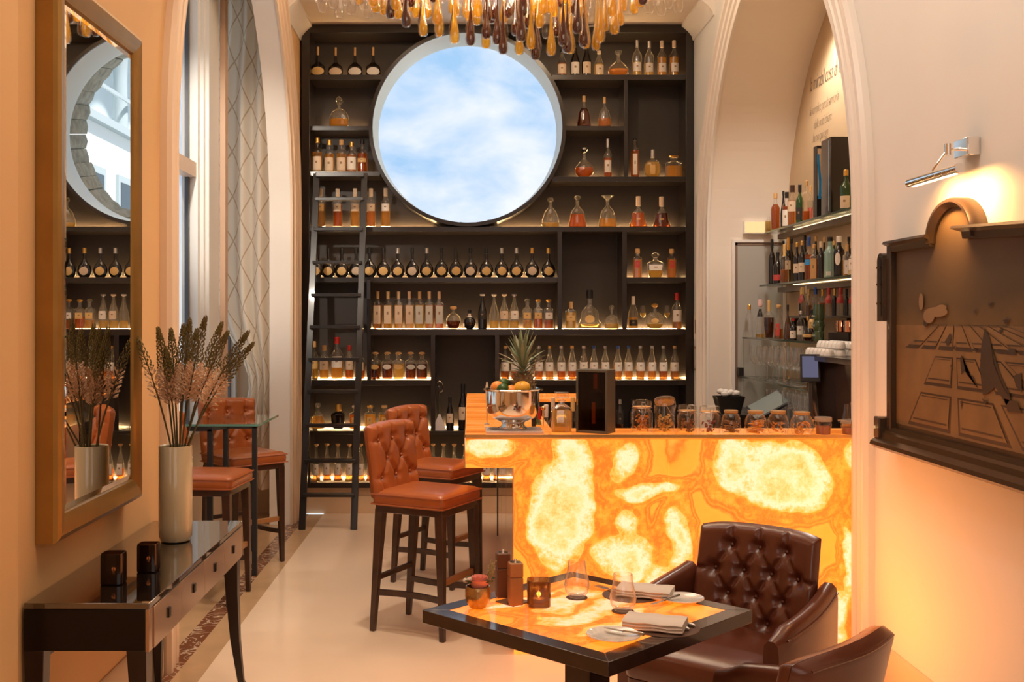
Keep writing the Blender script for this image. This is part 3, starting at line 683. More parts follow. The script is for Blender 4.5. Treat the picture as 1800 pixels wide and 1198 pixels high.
rowb(578, [1151], 533, 33, 'flat', 'round flat crystal decanter between the two tulip glasses', liq=gold, fill=.2, lab=labG, lz=(.22,.42), lw=.4, shape='oval', cap=capG, cz=.82, ctype='ballstop')
rowb(578, [1190], 515, 17, 'std', 'tall bottle with white label and orange capsule at the end of its board', liq=rose, fill=.25, lab=labW, lz=(.2,.52), cap=capR, cz=.8)
rowb(488, [1120.5,1180.6], 437, 15, 'slim', lambda i: 'square red-brown bottle with cork, '+['beside the crystal decanter near the divider','near the end panel of the shelving'][i], liq=[rose,rose], fill=.64, lab=labRed, lz=(.35,.58), lw=.5, cap=cork, cz=.82, ctype='knob')
rowb(488, [1152], 444, 29, 'drum', 'tapered crystal decanter with white shield label between two red-brown bottles', liq=gold, fill=.3, lab=labW, lz=(.3,.52), cap=bglass, cz=.8, ctype='ballstop')
rowb(398, [967.7,1015,1068], 345, 33, 'pear', lambda i: ['pear-shaped decanter with little amber left, beside the round window','tall crystal decanter of brown spirit with clear square stopper','crystal decanter with wide fan stopper and amber spirit'][i], liq=[gold,amberD,amber], fill=[.16,.42,.28], cap=[bglass,bglass,bglass], cz=[.86,.84,.84], ctype=['knob','ballstop','flare'], tops=[348,343,343], kinds=['pear','bell','bell'])
rowb(398, [1122,1163], 346, 33, 'xo', lambda i: ['curved red-brown cognac bottle with copper neck','curved near-black cognac bottle with copper neck'][i], liq=[amberD,brownL], fill=.48, cap=labC, cz=.7, lab=labG, lz=(.24,.3), lw=.25)
rowb(309, [1027], 261, 35, 'wide', 'rounded decanter with forked stopper beside the round window', liq=amberD, fill=.34, cap=chrome, cz=.85, ctype='spike', tops=261)
rowb(309, [1068.5], 245, 14, 'std', 'tall slim bottle with white label below the two small decanters', liq=amberD, fill=.5, lab=labW, lz=(.12,.44), cap=capS, cz=.78)
rowb(309, [1116], 244, 15, 'tall', 'tall dark red bottle with white side label under the high empty niche', liq=amberD, fill=.7, lab=labW, lz=(.06,.6), lw=.5, cap=capK, cz=.96)
rowb(309, [1147], 264, 31, 'flat', 'flat round bottle of golden spirit with tall metal neck', liq=gold, fill=.56, lab=labG, lz=(.1,.45), lw=.3, cap=capS, cz=.72)
rowb(309, [1184.5], 273, 29, 'square', 'square decanter of amber spirit with knob stopper near the end panel', liq=amber, fill=.5, cap=capG, cz=.88, ctype='ballstop')
rowb(220, [1026.6], 169, 26, 'bell', 'dark bell-shaped bottle with glass foot on the short board', liq=brownL, fill=.6, cap=cork, cz=.82, ctype='cork')
rowb(220, [1062.5], 171, 24, 'pear', 'small faceted decanter of orange spirit with orange cork', liq=rose, fill=.3, cap=cork, cz=.8, ctype='cork')
rowb(131, [988,1011,1031,1053], 84, 17, 'slope', lambda i: ['short brown bottle with cream label behind the glass drops','dark bottle with white label, second from the round window on the top board','dark bottle with cream label beside the orange bottle','orange bottle with pale label and pointed cork'][i], body=[glass,darkG,darkG,glass], liq=[amberD,amberD,amberD,gold], fill=.5, lab=[labC,labW,labC,labC], lz=(.1,.45), cap=[capK,capK,capG,labC], cz=.9, tops=[88,78,78,90])
rowb(131, [1087], 90, 37, 'wide', 'wide round decanter half full of copper spirit on the top board', liq=rose, fill=.3, cap=bglass, cz=.86, ctype='knob')
rowb(131, [1120,1141,1163.6,1185], 72, 16, 'std', nth('tall bottle with white label on the top board, %s after the wide decanter'), liq=[gold,gold,amber,amber], fill=[.4,.4,.55,.55], lab=labW, lz=(.14,.38), cap=[capS,capS,labC,labC], cz=.82, group='tall bottles beside the end panel')
rowb(667, [552,570,592.5,614,634], 603, 16, 'std', nth('amber bottle with cream label behind the ladder, %s from the wall on the middle board'), liq=[gold,amber,amber,amberD,amberD], fill=.5, lab=[labG,rose and labC,labW,labC,labC], lz=(.28,.55), cap=[cork,cork,capR,capR,capK], cz=.85, tops=[600,607,593,607,612], ws=[16,17,22,15,15], group='amber bottles behind the ladder')
rowb(667, [660,681,700.5,721.7,741.6], 618, 19, 'square', nth('square whisky bottle with oval label and ball cork, %s from the ladder'), liq=[brownL,brownL,gold,brownL,brownL], fill=.55, lab=[labG,labW,labG,labP,labP], lz=(.36,.54), lw=.8, shape='oval', cap=cork, cz=.88, ctype='ballstop', group='square whisky bottles with ball corks')
rowb(755, [559], 708, 27, 'pear', 'cone-shaped decanter of amber spirit with glass stopper behind the ladder', liq=amber, fill=.5, cap=bglass, cz=.84, ctype='knob')
rowb(755, [594.6], 710, 24, 'drum', 'broad black bottle with gold stopper behind the ladder', body=darkG, cap=capG, cz=.7, ctype='knob')
rowb(755, [624,650.7,675.5], 712, 19, 'square', nth('square amber bottle with neck collar low behind the ladder, %s after the black one'), liq=[amberD,amber,amber], fill=.6, cap=[labC,capG,cork], cz=.88, ctype='knob', lab=labG, lz=(.2,.5), lw=.5, group='square amber bottles low down')
rowb(755, [703,735.5], 712, 16, 'std', nth('dark bottle half hidden behind a bar stool back, %s after the square ones'), body=darkG, lab=labK, lz=(.2,.5), cap=capK, cz=.86, group='dark bottles behind the stool backs')
rowb(757, [791,814], 697, 16, 'slope', lambda i: ['dark wine bottle with cream label beside the steel skewer','taller dark wine bottle with cream label beside the bar'][i], body=darkG, lab=labC, lz=(.22,.5), cap=capK, cz=.8, tops=[697,675], ws=[14,18])
px_ = [888,905.4,925,947,966,986.7,1005.7,1026,1044,1063.7,1086,1105,1125.6,1146,1166,1186]
rowb(668, px_, 608, 15.5, 'slope', nth('slope-shouldered bottle with rounded ivory label, %s from the tall niche'), liq=[amberD,amberD,amberD,amberD,rose,amberD,amberD,amberD,amberD,amberD,rose,rose,rose,rose,amberD,rose], fill=.42, lab=labW, lz=(.26,.52), lw=.85, cap=[cork,capB,capS,capS,capG,capS,capG,capS,capB,capS,capB,capB,capS,capS,capS,cork], cz=.93, group='slope-shouldered bottles behind the bar')
rowb(848, [556,575,594,614,634,651.5,668,686,705,724,743,761,779.6,798.5,817,836,855,874,893], 781, 15.5, 'flare', nth('tapering bottle with cream label on the lowest board, %s from the wall'), liq=[rose,amberD,amberD,amber], fill=.34, lab=labW, lz=(.18,.48), lw=.75, cap=cork, cz=.95, ctype='knob', group='tapering bottles on the lowest board')
rowb(757, [1090,1112,1136,1160,1184], 702, 14, 'std', nth('small dark bottle behind the jars on the low board, %s after the boxed bottle'), body=[glass,darkG], liq=amberD, fill=.3, lab=labK, lz=(.2,.5), cap=[capS,capK,capK,capB,capK], cz=.86, group='small bottles behind the jars')
# tulip glasses
def tulip(loc, h, r, label, group=None):
    t = MB().lathe([(.75,0),(.75,.01),(.12,.03),(.08,.10),(.08,.40),(.2,.46),(.72,.60),(.78,.72),(.55,1.0),(.52,1.0),(.74,.72),(.66,.61),(.2,.48),(.02,.47)], 16).build('tulip_glass', glass)
    t.location = loc; t.scale = (r, r, h)
    q = MB().lathe([(.1,.48),(.62,.60),(.7,.68)], 16).build('spirit', gold, t)
    return tag(t, label, 'glass', group)
for i, x in enumerate((1130, 1172.6)):
    tulip((X(x, 8.74), 8.74, sz(578)), .19, .036, 'tulip glass of golden spirit %s the round flat decanter' % ['before', 'after'][i], 'tulip glasses by the flat decanter')
# steel skewer stand in the niche
t = thing('bar_skewer', 'long steel skewer with open ring handle on a triangular foot in the niche', 'bar tool', (sx(772), 8.72, sz(757)))
MB().rings([[(-.055,-.02,0),(.055,-.02,0),(.055,.02,0),(-.055,.02,0)], [(-.006,-.004,.13),(.006,-.004,.13),(.006,.004,.13),(-.006,.004,.13)]]).build('foot', steel, t)
MB().tube([(0,0,.12),(0,0,.36)], .005).build('rod', steel, t)
MB().tube([(.0,0,.30),(.022,0,.31),(.028,0,.35),(.018,0,.38),(0,0,.395),(-.018,0,.38),(-.012,0,.35),(0,0,.34)], .004).build('ring', chrome, t)
# ---------------- the bar ----------------
HB = 1.02
bar = thing('bar_counter', 'glowing backlit onyx bar counter with an overhanging end', 'bar counter', (0,0,0))
xs_ = [X(903, YB), X(1176, YB), 1.788]
for a, b in zip(xs_, xs_[1:]): MB().box(a+.001, b-.001, YB, YB+.03, .0, HB-.02).build('onyx_panel', onyxF, bar, bevel=.002)
MB().box(X(818, YB), xs_[0]-.001, YB, YB+.03, Z(822, YB), HB-.02).build('onyx_fascia', onyxF, bar, bevel=.002)
XE = X(818, YB)
MB().box(XE, XE+.02, YB+.031, 7.83, .87, HB-.02).build('side_fascia', onyxF, bar, bevel=.002)
# tops
MB().box(XE, 2.2, YB-.004, 5.34, HB-.02, HB).build('front_top', onyxT, bar, bevel=.002)
MB().box(XE, .40, 5.341, 7.83, HB-.02, HB).build('return_top', onyxT, bar, bevel=.002)
MB().box(.401, .85, 7.28, 7.83, HB-.02, HB).build('end_top', onyxT, bar, bevel=.002)
MB().box(XE-.004, 1.788, YB-.008, YB-.004, HB-.012, HB+.001).build('front_trim', brass, bar)
MB().box(XE-.006, XE-.001, YB-.008, 7.83, .868, HB+.001).build('side_trim', chrome, bar)
sidem = mat('polished_cream_panel', (.72, .52, .33), .08, coat=.6, metal=.35)
for k, (a, b) in enumerate(((5.07, 5.95), (5.97, 6.85), (6.87, 7.76))):
    MB().box(.20, .225, a, b, 0.02, .868).build('side_panel', sidem, bar, bevel=.002)
MB().box(.195, .235, 7.77, 7.83, 0, .868).build('end_post', blackwood, bar)
MB().box(.24, 1.79, 5.32, 5.34, 0, .99).box(.39, .41, 5.35, 7.28, 0, .99).build('inner_panel', gunmetal, bar)
MB().box(.42, 1.75, 5.35, 5.60, .80, .82).build('work_shelf', gunmetal, bar)
MB().box(.23, 1.78, YB+.02, YB+.05, .0, .02).build('foot_rail_base', steel, bar)

# ---------------- tufted leather ----------------
def tuft(mb, w, h, btn, nu=56, nv=44, thick=.06, dent=.022, crease=.011, cs=.018, bulge=0.0, lean=0.0, dome=0.0, taper=0.0, links=None):
    """padded panel standing in local y (width) and z (height); front faces +x. btn = buttons (y, z)"""
    L_ = links or []
    def depth(y, z):
        d = 0
        for by, bz in btn: d = max(d, dent*math.exp(-((y-by)**2+(z-bz)**2)/.00055))
        for (ay, az), (by, bz) in L_:
            dx, dz = by-ay, bz-az; t = max(0, min(1, ((y-ay)*dx+(z-az)*dz)/(dx*dx+dz*dz)))
            q = (y-ay-t*dx)**2+(z-az-t*dz)**2; d = max(d, crease*math.exp(-q/(cs*cs*.25)))
        return d
    def P(u, v, front):
        zz = v*h+dome*(1-(2*u-1)**2)*v; y = (u-.5)*(w+taper*v)
        e = min(u, 1-u)*w; g = min(v, 1-v)*h; k = min(1, min(e, g)/.028); rnd = math.sqrt(max(0, 1-(1-k)**2))
        base = -bulge*(1-(2*u-1)**2)-lean*v
        if front: x = base+thick/2*rnd-(depth(y, v*h)*min(1, k*1.5))
        else: x = base-thick/2*rnd*.8-.001
        return (x, y, zz)
    mb.grid(lambda u, v: P(u, v, True), nu, nv)
    mb.grid(lambda u, v: P(1-u, v, False), nu//2, nv//2)
def lattice(w, h, cols, rows, z0, dz, dy):
    B, Lk = [], []
    for r in range(rows):
        n = cols if r % 2 == 0 else cols-1
        row = [((k-(n-1)/2)*dy, z0+r*dz) for k in range(n)]; B.append(row)
    for a, b in zip(B, B[1:]):
        for p in a:
            for q in b:
                if abs(abs(p[0]-q[0])-dy/2) < 1e-4: Lk.append((p, q))
    for p in B[0]: Lk.append((p, (p[0], 0)))
    for p in B[-1]: Lk.append((p, (p[0], h)))
    for row in B:
        for s in (0, -1):
            p = row[s]; e = (-w/2 if s == 0 else w/2)
            if abs(e-p[0]) < dy*.8: Lk.append((p, (e, p[1])))
    return [p for r in B for p in r], Lk

# ---------------- bar stools ----------------
def make_stool(label):
    t = thing('bar_stool', label, 'stool', (0,0,0))
    s = MB(); HX, HY = .205, .20
    lev = [(HX-.012, HY-.012, .02, .632), (HX, HY, .03, .640), (HX+.002, HY+.002, .03, .665), (HX, HY, .03, .692), (HX-.012, HY-.012, .035, .703), (HX-.06, HY-.06, .04, .713), (HX-.13, HY-.13, .05, .717)]
    s.rr(lev, 5).build('seat', leather, t, ang=60)
    r = MB()
    for z in (.690, .641):
        r.tube([(a*(HX+.001), b*(HY+.001), z) for a, b in ((1,-1),(1,1),(-1,1),(-1,-1),(1,-1))], .004, 6)
    r.build('piping', leather, t)
    MB().rr([(HX-.02, HY-.02, .01, .598), (HX-.012, HY-.012, .01, .602), (HX-.012, HY-.012, .01, .634)], 2).build('seat_frame', darkwood, t)
    fx, fy = .20, .185
    for a in (1, -1):
        for b in (1, -1):
            top = Vector((a*.17, b*.165, .615)); ft = Vector((a*.185 if a > 0 else -.215, b*.172, 0))
            MB().bar(top, ft, .046, .046, .026, .026, up=(1,0,0)).build('leg', darkwood, t, bevel=.003)
    MB().box(.165, .187, -.15, .15, .262, .292).build('foot_rail', mat('orange_footrail', (.35, .15, .05), .35, coat=.3), t, bevel=.003)  # front rail lighter and more orange than the other rails
    MB().box(-.205, -.183, -.155, .155, .255, .28).build('stretcher', darkwood, t, bevel=.003)
    for b in (1, -1):
        MB().rings([[(x, b*.167+y-b*.03*math.sin(PI*(x+.20)/.37), z+.195) for y, z in ((-.01,-.014),(.01,-.014),(.01,.014),(-.01,.014))] for x in [-.20+.037*k for k in range(11)]]).build('stretcher', darkwood, t)
    B, Lk = lattice(.42, .37, 3, 3, .11, .092, .135)
    m = MB(); tuft(m, .40, .37, B, thick=.075, dent=.03, crease=.014, cs=.026, bulge=.012, lean=.045, dome=.012, taper=.02, links=Lk, nu=60, nv=50)
    bk = m.build('backrest', leather, t, loc=(-.185, 0, .655), ang=80)
    for y, z in B: MB().ball((.02-.045*z/.37-.008, y, z), .009, 8).build('tuft_button', leather, bk)
    return t
angs = math.radians
s1 = make_stool('tufted tan leather bar stool standing in front of its twin at the bar')
s1.location = (-.215, 5.46, 0); s1.rotation_euler = (0, 0, angs(-28)); s1['group'] = 'tufted tan bar stools'
dup(s1, (-.185, 6.46, 0), angs(-28), 'tufted tan leather bar stool by the shelving wall end of the bar')
dup(s1, (-1.47, 6.04, 0), angs(-6), 'tan leather stool at the glass high table, its back behind the tall vase')
dup(s1, (-1.46, 6.98, 0), angs(-48), 'tan leather stool beyond the glass high table, back towards the curtain')

# high table
ht = thing('high_table', 'glass-topped high table on a slim dark steel frame by the window', 'table', (0,0,0))
MB().box(-1.80, -1.245, 6.37, 7.01, .926, .940).build('glass_top', glassT, ht, bevel=.001)
MB().box(-1.243, -1.2405, 6.372, 7.008, .927, .939).box(-1.8, -1.245, 6.366, 6.3685, .927, .939).build('glass_edge', mat('green_glass_edge', (.18, .45, .36), .15, trans=.3), ht)
lg = mat('dark_steel_leg', (.045, .045, .05), .4, metal=.4)
for x, y in ((-1.31, 6.58), (-1.485, 6.58), (-1.545, 6.43)): MB().box(x-.015, x+.015, y-.015, y+.015, 0, .905).build('leg', lg, ht, bevel=.002)
MB().box(-1.50, -1.295, 6.565, 6.597, .893, .925).build('top_rail', lg, ht, bevel=.002)
MB().bar((-1.545, 6.42, .909), (-1.485, 6.58, .909), .03, .032).bar((-1.75, 6.43, .909), (-1.53, 6.43, .909), .03, .032).build('side_rail', lg, ht)

# ---------------- dining table ----------------
TC = Vector((.327, 3.01, 0)); TH = .75; hs = .325
dt = thing('dining_table', 'square dark wooden dining table with pale inlaid top, set for two', 'table', TC, PI/4)
tw = mat('dark_oak', (.035, .018, .012), .22, coat=.7, coatr=.06, noise=.3, nscale=18)
iw = .272
inl = onyx('glow_painted_inlay', [(-.02, .10, .09, .035), (-.10, .0, .10, .03), (.10, -.02, .07, .04), (-.12, -.13, .05, .03), (.02, -.12, .09, .02), (.14, .12, .05, .05), (-.05, .19, .10, .02)], True, 1.3, 3.5)  # tabletop brightness put into the inlay as its own glow, no lamp inside
for k in range(4):
    M_ = Matrix.Rotation(k*PI/2, 4, 'Z')
    vs = [(-hs,-hs,TH-.036),(hs,-hs,TH-.036),(iw,-iw,TH-.036),(-iw,-iw,TH-.036),(-hs,-hs,TH),(hs,-hs,TH),(iw,-iw,TH),(-iw,-iw,TH)]
    MB().add([M_ @ Vector(v) for v in vs], [(3,2,1,0),(4,5,6,7),(0,1,5,4),(1,2,6,5),(2,3,7,6),(3,0,4,7)]).build('top_rail', tw, dt, bevel=.0015)
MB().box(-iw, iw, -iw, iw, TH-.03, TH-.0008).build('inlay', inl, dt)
MB().box(-hs+.02, hs-.02, -hs+.02, hs-.02, TH-.042, TH-.0365).build('sub_top', mat('pale_underside', (.5, .32, .16), .5), dt)
MB().box(-.14, .14, -.14, .14, TH-.052, TH-.042).build('mounting_plate', gunmetal, dt)
MB().box(-.045, .045, -.045, .045, .03, TH-.05).build('pedestal', tw, dt, bevel=.003)
MB().rr([(.16, .16, .02, 0), (.16, .16, .02, .018), (.13, .13, .02, .03)], 3).build('foot', tw, dt)

# ---------------- dining chairs ----------------
def make_chair(label):
    t = thing('dining_chair', label, 'chair', (0,0,0))
    MB().rr([(.245, .235, .03, .36), (.255, .245, .035, .37), (.258, .248, .035, .40), (.255, .245, .035, .445), (.235, .225, .04, .462), (.16, .15, .05, .472), (.06, .05, .04, .475)], 5).build('seat', leatherD, t, ang=60)
    MB().rr([(.25, .24, .03, .30), (.25, .24, .03, .362)], 3).build('seat_frame', leatherD, t)
    for a in (1, -1):
        for b in (1, -1): MB().bar((a*.21, b*.20, .31), (a*.23+(-.02 if a < 0 else 0), b*.215, 0), .05, .05, .028, .028, up=(1,0,0)).build('leg', darkwood, t, bevel=.003)
    B, Lk = lattice(.46, .38, 4, 4, .075, .084, .104)
    m = MB(); tuft(m, .46, .40, B, nu=84, nv=66, thick=.085, dent=.03, crease=.012, cs=.02, bulge=-.0, lean=.09, dome=.006, taper=-.01, links=Lk)
    # wrap the panel: the outer thirds come forward
    m.v = [(x+.75*y*y, y, z-.012*max(0, z/.4)*(abs(y)/.23)**5) for x, y, z in m.v]
    bk = m.build('backrest', leatherD, t, loc=(-.235, 0, .41), ang=80)
    for y, z in B: MB().ball((.022-.09*z/.42+.75*y*y-.008, y, z), .008, 8).build('tuft_button', leatherD, bk)
    MB().tube([(-.235-.005-.09*z_/.42+.75*y_*y_-.030, y_, .41+z_-.012*(abs(y_)/.23)**5) for y_, z_ in [(-.20+.025*k, .385) for k in range(17)]], .004, 6).build('back_seam', leatherD, t)
    for b in (1, -1):
        R = []
        for k in range(13):
            u = k/12; x = -.255+.47*u; top = .66-.07*u**.8 if k < 11 else .59-(k-10)*.012
            y = b*(.262+.018*math.sin(PI*u)); th = .032*(1 if k < 11 else .92-.14*(k-11)); ring = []
            prof = [(-1,.31),(-1,.45),(-1.05,top-.05),(-.9,top-.015),(-.4,top),(.4,top),(.9,top-.015),(1.05,top-.05),(1,.45),(1,.31)]
            for a, z in prof: ring.append((x, y+a*th, z))
            R.append(ring)
        MB().rings(R).build('arm', leatherD, t, ang=70)
        MB().tube([(-.255+.47*k/12, b*(.262+.018*math.sin(PI*k/12))+b*.033, (.66-.07*(k/12)**.8)-.03) for k in range(12)], .0035, 6).build('arm_piping', leatherD, t)
    return t
c1 = make_chair('brown buttoned leather armchair on the bar side of the table, its front showing')
c1.location = (.86, 3.66, 0); c1.rotation_euler = (0, 0, math.atan2(-.77, -.63)); c1['group'] = 'brown leather armchairs at the dining table'
dup(c1, (.665, 2.73, 0), math.atan2(.72, -.70), 'brown leather armchair seen from behind, pushed in under the table corner')

# ---------------- things on the dining table ----------------
def T(px, py, z=TH):
    Y = F*(H-z)/(py-VY); return (X(px, Y), Y, z)
def Tz(px, py, z): return T(px, py, z)
c = T(840, 1068)
pot = thing('flower_pot', 'small hammered gilt bowl holding a pink rose', 'pot', c)
MB().lathe([(.016,0),(.024,.004),(.0335,.02),(.0365,.035),(.036,.05),(.034,.062),(.031,.062),(.033,.05),(.0,.045)], 24).build('bowl', mat('hammered_gilt', (.52, .36, .16), .28, metal=.9, bump=.8, bscale=90), pot)
rose_ = thing('pink_rose', 'pink rose bloom set in the small gilt bowl', 'flower', (c[0]+.004, c[1], c[2]+.062))
pk = mat('pink_petal', (.95, .36, .28), .6); rose_.scale = (1.35, 1.35, 1.25)
for ring, (n, r, h) in enumerate(((3, .006, .034), (5, .014, .034), (6, .021, .028))):
    for k in range(n):
        a = 2*PI*k/n+ring*.5
        def f(u, v, a=a, r=r, h=h):
            w = (u-.5)*2*1.1*(.5+.5*math.sin(PI*min(1, v*.9+.1))); rr = r*(.55+.5*v+.15*v*v)
            return (math.cos(a+w)*rr, math.sin(a+w)*rr, -.012+h*v)
        MB().grid(f, 6, 6).build('petal', pk, rose_)
lf = mat('dark_leaf', (.04, .10, .03), .5)
def leafmb(p, d, L_, w, curl=.3, up=(0,0,1)):
    d = Vector(d).normalized(); sd = d.cross(Vector(up)).normalized(); nn = sd.cross(d)
    def f(u, v):
        ww = w*math.sin(PI*min(.999, v*.93+.04))**.8*(2*u-1)
        return Vector(p)+d*L_*v+sd*ww+nn*(-curl*L_*v*v+abs(2*u-1)*w*.3)
    return MB().grid(f, 4, 8)
for a, b in ((-2.6, .2), (.3, .5), (-.6, .3), (2.4, .4)):
    leafmb((0, 0, -.006), (math.cos(a), math.sin(a), .9), .04, .010, .2).build('leaf', lf, rose_)
spr = MB(); random.seed(3)
for k in range(7):
    a = random.uniform(-.5, .9); p0 = Vector((.012, 0, -.01)); p1 = p0+Vector((.022+.014*a, random.uniform(-.01, .01), .06+.022*random.random()))
    spr.tube([p0, p0.lerp(p1, .5)+Vector((.004, 0, 0)), p1], .0006, 4)
    for j in range(6): spr.ball(p0.lerp(p1, .55+.09*j)+Vector((random.uniform(-.007,.007), random.uniform(-.004,.004), 0)), .0022, 6)
tag(spr.build('filler_sprig', mat('straw_sprig', (.40, .34, .16), .7), loc=(c[0]+.006, c[1], c[2]+.064)), 'wispy straw-coloured sprig beside the pink rose', 'flower')
wf = MB()
for k in range(9): wf.ball((-.028+.010*math.cos(k*2.4), .008*math.sin(k*2.4), .004*(k % 3)), .0055, 6)
tag(wf.build('white_blossom', mat('white_petal', (.75, .68, .58), .7), loc=(c[0], c[1], c[2]+.073)), 'little white blossom cluster beside the pink rose', 'flower')
# mills
millM = mat('mill_wood', (.42, .19, .07), .4, noise=.15, nscale=20); millD = mat('mill_wood_dark', (.16, .06, .025), .4)
b_ = T(902, 1058); bd = MB().box(-.036, .036, -.036, .036, 0, .004).build('mill_tray', mat('leather_tray', (.20, .10, .05), .5), bevel=.001); bd.location = b_; bd.rotation_euler = (0,0,.75)
tag(bd, 'small square leather tray under the two mills', 'tray')
for (px, py, m, txt) in ((884, 1048, millD, 'dark wooden pepper mill, the taller of two on the leather tray'), (906, 1061, millM, 'light wooden salt mill on the leather tray, in front of the dark one')):
    p = T(px, py, TH+.004); h = (.128 if m is millD else .118)
    t = thing('spice_mill', txt, 'mill', p)
    MB().box(-.0195, .0195, -.0195, .0195, 0, h*.66).build('body', m, t, bevel=.003); MB().box(-.0195, .0195, -.0195, .0195, h*.665, h).build('head', m, t, bevel=.003)
    MB().lathe([(.016,0),(.016,.0015)], 16, (0,0,h)).lathe([(.004,0),(.0045,.006),(.003,.010)], 10, (0,0,h)).build('knob', chrome, t)
    t.rotation_euler = (0, 0, .15)
# candle holders
flame = emit('flame', (1, .62, .2), 18)
def candle(p, r, h, label, m, sq=0, em=3.5):
    t = thing('candle_holder', label, 'candle holder', p)
    MB().lathe([(r*.9,0),(r,.004),(r,h*.9),(r*.97,h),(r*.9,h),(r*.92,h*.9),(r*.9,.012),(.001,.012)], 28, sq=sq).build('cup', m, t)
    MB().lathe([(r*.5,.012),(r*.5,h*.28),(r*.1,h*.28)], 16).build('candle', mat('wax', (.85, .7, .5), .5), t)
    MB().lathe([(.0008,0),(.0035,.006),(.003,.012),(.0003,.022)], 8, (0,0,h*.30)).build('flame', flame, t)
    l = bpy.data.lights.new('candle_light', 'POINT'); l.energy = .12; l.color = (1,.6,.25); l.shadow_soft_size = .006
    o = bpy.data.objects.new('candle_light', l); COL.objects.link(o); o.location = (p[0], p[1], p[2]+h*.45)
    return t
amb = mat('amber_cup_glass', (.30, .12, .03), .12, trans=.55, coat=.3); bkg = mat('smoked_cup_glass', (.018, .006, .003), .15, trans=.3, spec=.3)
candle(T(947, 1064), .033, .074, 'squarish amber glass candle holder on the dining table', amb, 5)
candle((-1.16, 3.52, .70), .036, .1, 'black glass candle holder nearer the end of the console table', bkg, 6)
candle((-1.097, 3.69, .70), .034, .095, 'black glass candle holder beside the tall vase', bkg, 6)
# glasses with leather coasters
cm = mat('brown_coaster_leather', (.11, .055, .035), .6)
for i, (px, py, h, w, txt) in enumerate(((1014, 1050, .088, 44, 'farther'), (1095, 1074, .085, 46, 'nearer'))):
    p = T(px, py)
    s = F/p[1]
    cs_ = MB().lathe([(.031,0),(.0315,.001),(.031,.002)], 28).build('coaster', cm); cs_.location = p
    tag(cs_, 'round brown leather coaster under the %s water glass' % txt, 'coaster')
    g = MB().lathe([(.012,0),(.018,.001),(.027,.014),(.0295,.030),(.026,.048),(.0225,.062),(.0195,h) if i == 0 else (.021,h),(.0185,h),(.0215,.062),(.025,.048),(.0285,.030),(.026,.015),(.016,.007),(.0,.006)], 28).build('water_glass', bottle_glass('table_stemware', (1, .9, .75), .7, .02)); g.location = (p[0], p[1], p[2]+.0022); g.scale = (1.26, 1.26, 1.2)
    tag(g, ('tall round-bellied water glass, farther from the plates' if i == 0 else 'wavy water glass between the two place settings'), 'glass')
# place settings: leather mat, folded napkin, knife, fork, plate
def napkin(p, rz, label):
    mb = MB()
    def sec(x):
        o = []
        for k in range(25):
            a = k/24; th = a*4*PI
        return o
    # five folded layers, rounded along one long edge
    for k in range(3):
        z0 = .002+k*.0078; R = []
        for j in range(9):
            x = -.078+.0195*j; w = .046-.0008*k
            sag = .0012*math.sin(j*1.7+k)
            R.append([(x, -w, z0+sag), (x, -w-.004, z0+.0038+sag), (x, -w, z0+.0077+sag), (x, 0, z0+.0088+sag), (x, w, z0+.0072+sag), (x, w+.001, z0+.004+sag), (x, w, z0+.0006+sag)])
        mb.rings(R)
    o = mb.build('napkin', linen, ang=75); o.location = p; o.rotation_euler = (0,0,rz); return tag(o, label, 'napkin')
def cutlery(name, a, b, label, knife):
    a, b = Vector(a), Vector(b); d = b-a; Ln = d.length; t = thing(name, label, 'cutlery', a, math.atan2(d.y, d.x))
    pit = math.asin(d.z/Ln)
    if knife: MB().rings([[(Ln*u, -.0065*w, .001+Ln*u*math.tan(pit)), (Ln*u, .004*w, .001+Ln*u*math.tan(pit)), (Ln*u, .004*w, .002+Ln*u*math.tan(pit)), (Ln*u, -.0065*w, .0016+Ln*u*math.tan(pit))] for u, w in ((0,.15),(.08,.9),(.3,1.1),(.5,1),(.52,.7))]).build('blade', steel, t)
    else:
        MB().rings([[(Ln*u, -.009*w, .002), (Ln*u, .009*w, .002), (Ln*u, .009*w, .0035), (Ln*u, -.009*w, .0035)] for u, w in ((.14,1.1),(.24,1.2),(.32,.4),(.5,.25))]).build('fork_head', steel, t)
        for k in range(4): MB().box(0, Ln*.15, -.009+k*.0055, -.0065+k*.0055, .002, .0035).build('tine', steel, t)
    MB().tube([(Ln*.48, 0, .003+Ln*.48*math.tan(pit)), (Ln*.7, 0, .004+Ln*.7*math.tan(pit)), (Ln*.97, 0, .004+Ln*.97*math.tan(pit)), (Ln, 0, .004+Ln*math.tan(pit))], [.0025, .0035, .005, .002], 8).build('handle', steel, t)
def plate(p, r, label):
    t = MB().lathe([(r*.45,0),(r*.5,.002),(r*.8,.006),(r,.012),(r*.995,.0135),(r*.78,.008),(r*.5,.004),(.001,.004)], 36).build('side_plate', ceramic)
    t.location = p; return tag(t, label, 'plate')
def cloth_mat(p, r, label):
    o = MB().lathe([(r,0),(r+.0005,.001),(r,.0018)], 40).build('place_mat', cm); o.location = p; return tag(o, label, 'place mat')
for i, (pm, pn, pp, rz) in enumerate((((1170, 1103), (1152, 1104), (1078, 1122), -.35), ((1110, 1046), (1135, 1047), (1200, 1057), -.35))):
    which = ('near', 'far')[i]; wt = ('near the table corner', 'on the bar side')[i]
    m_ = T(*pm); cloth_mat(m_, .088 if i == 0 else .085, 'round brown leather place mat under the napkin %s' % wt)
    n_ = T(*pn); napkin((n_[0], n_[1], TH+.002), rz, 'folded white linen napkin %s' % wt)
    q = T(*pp); plate(q, .069 if i == 0 else .061, ('small white side plate %s, a knife on its rim' % wt) if i == 0 else 'small white side plate on the bar side of the table')
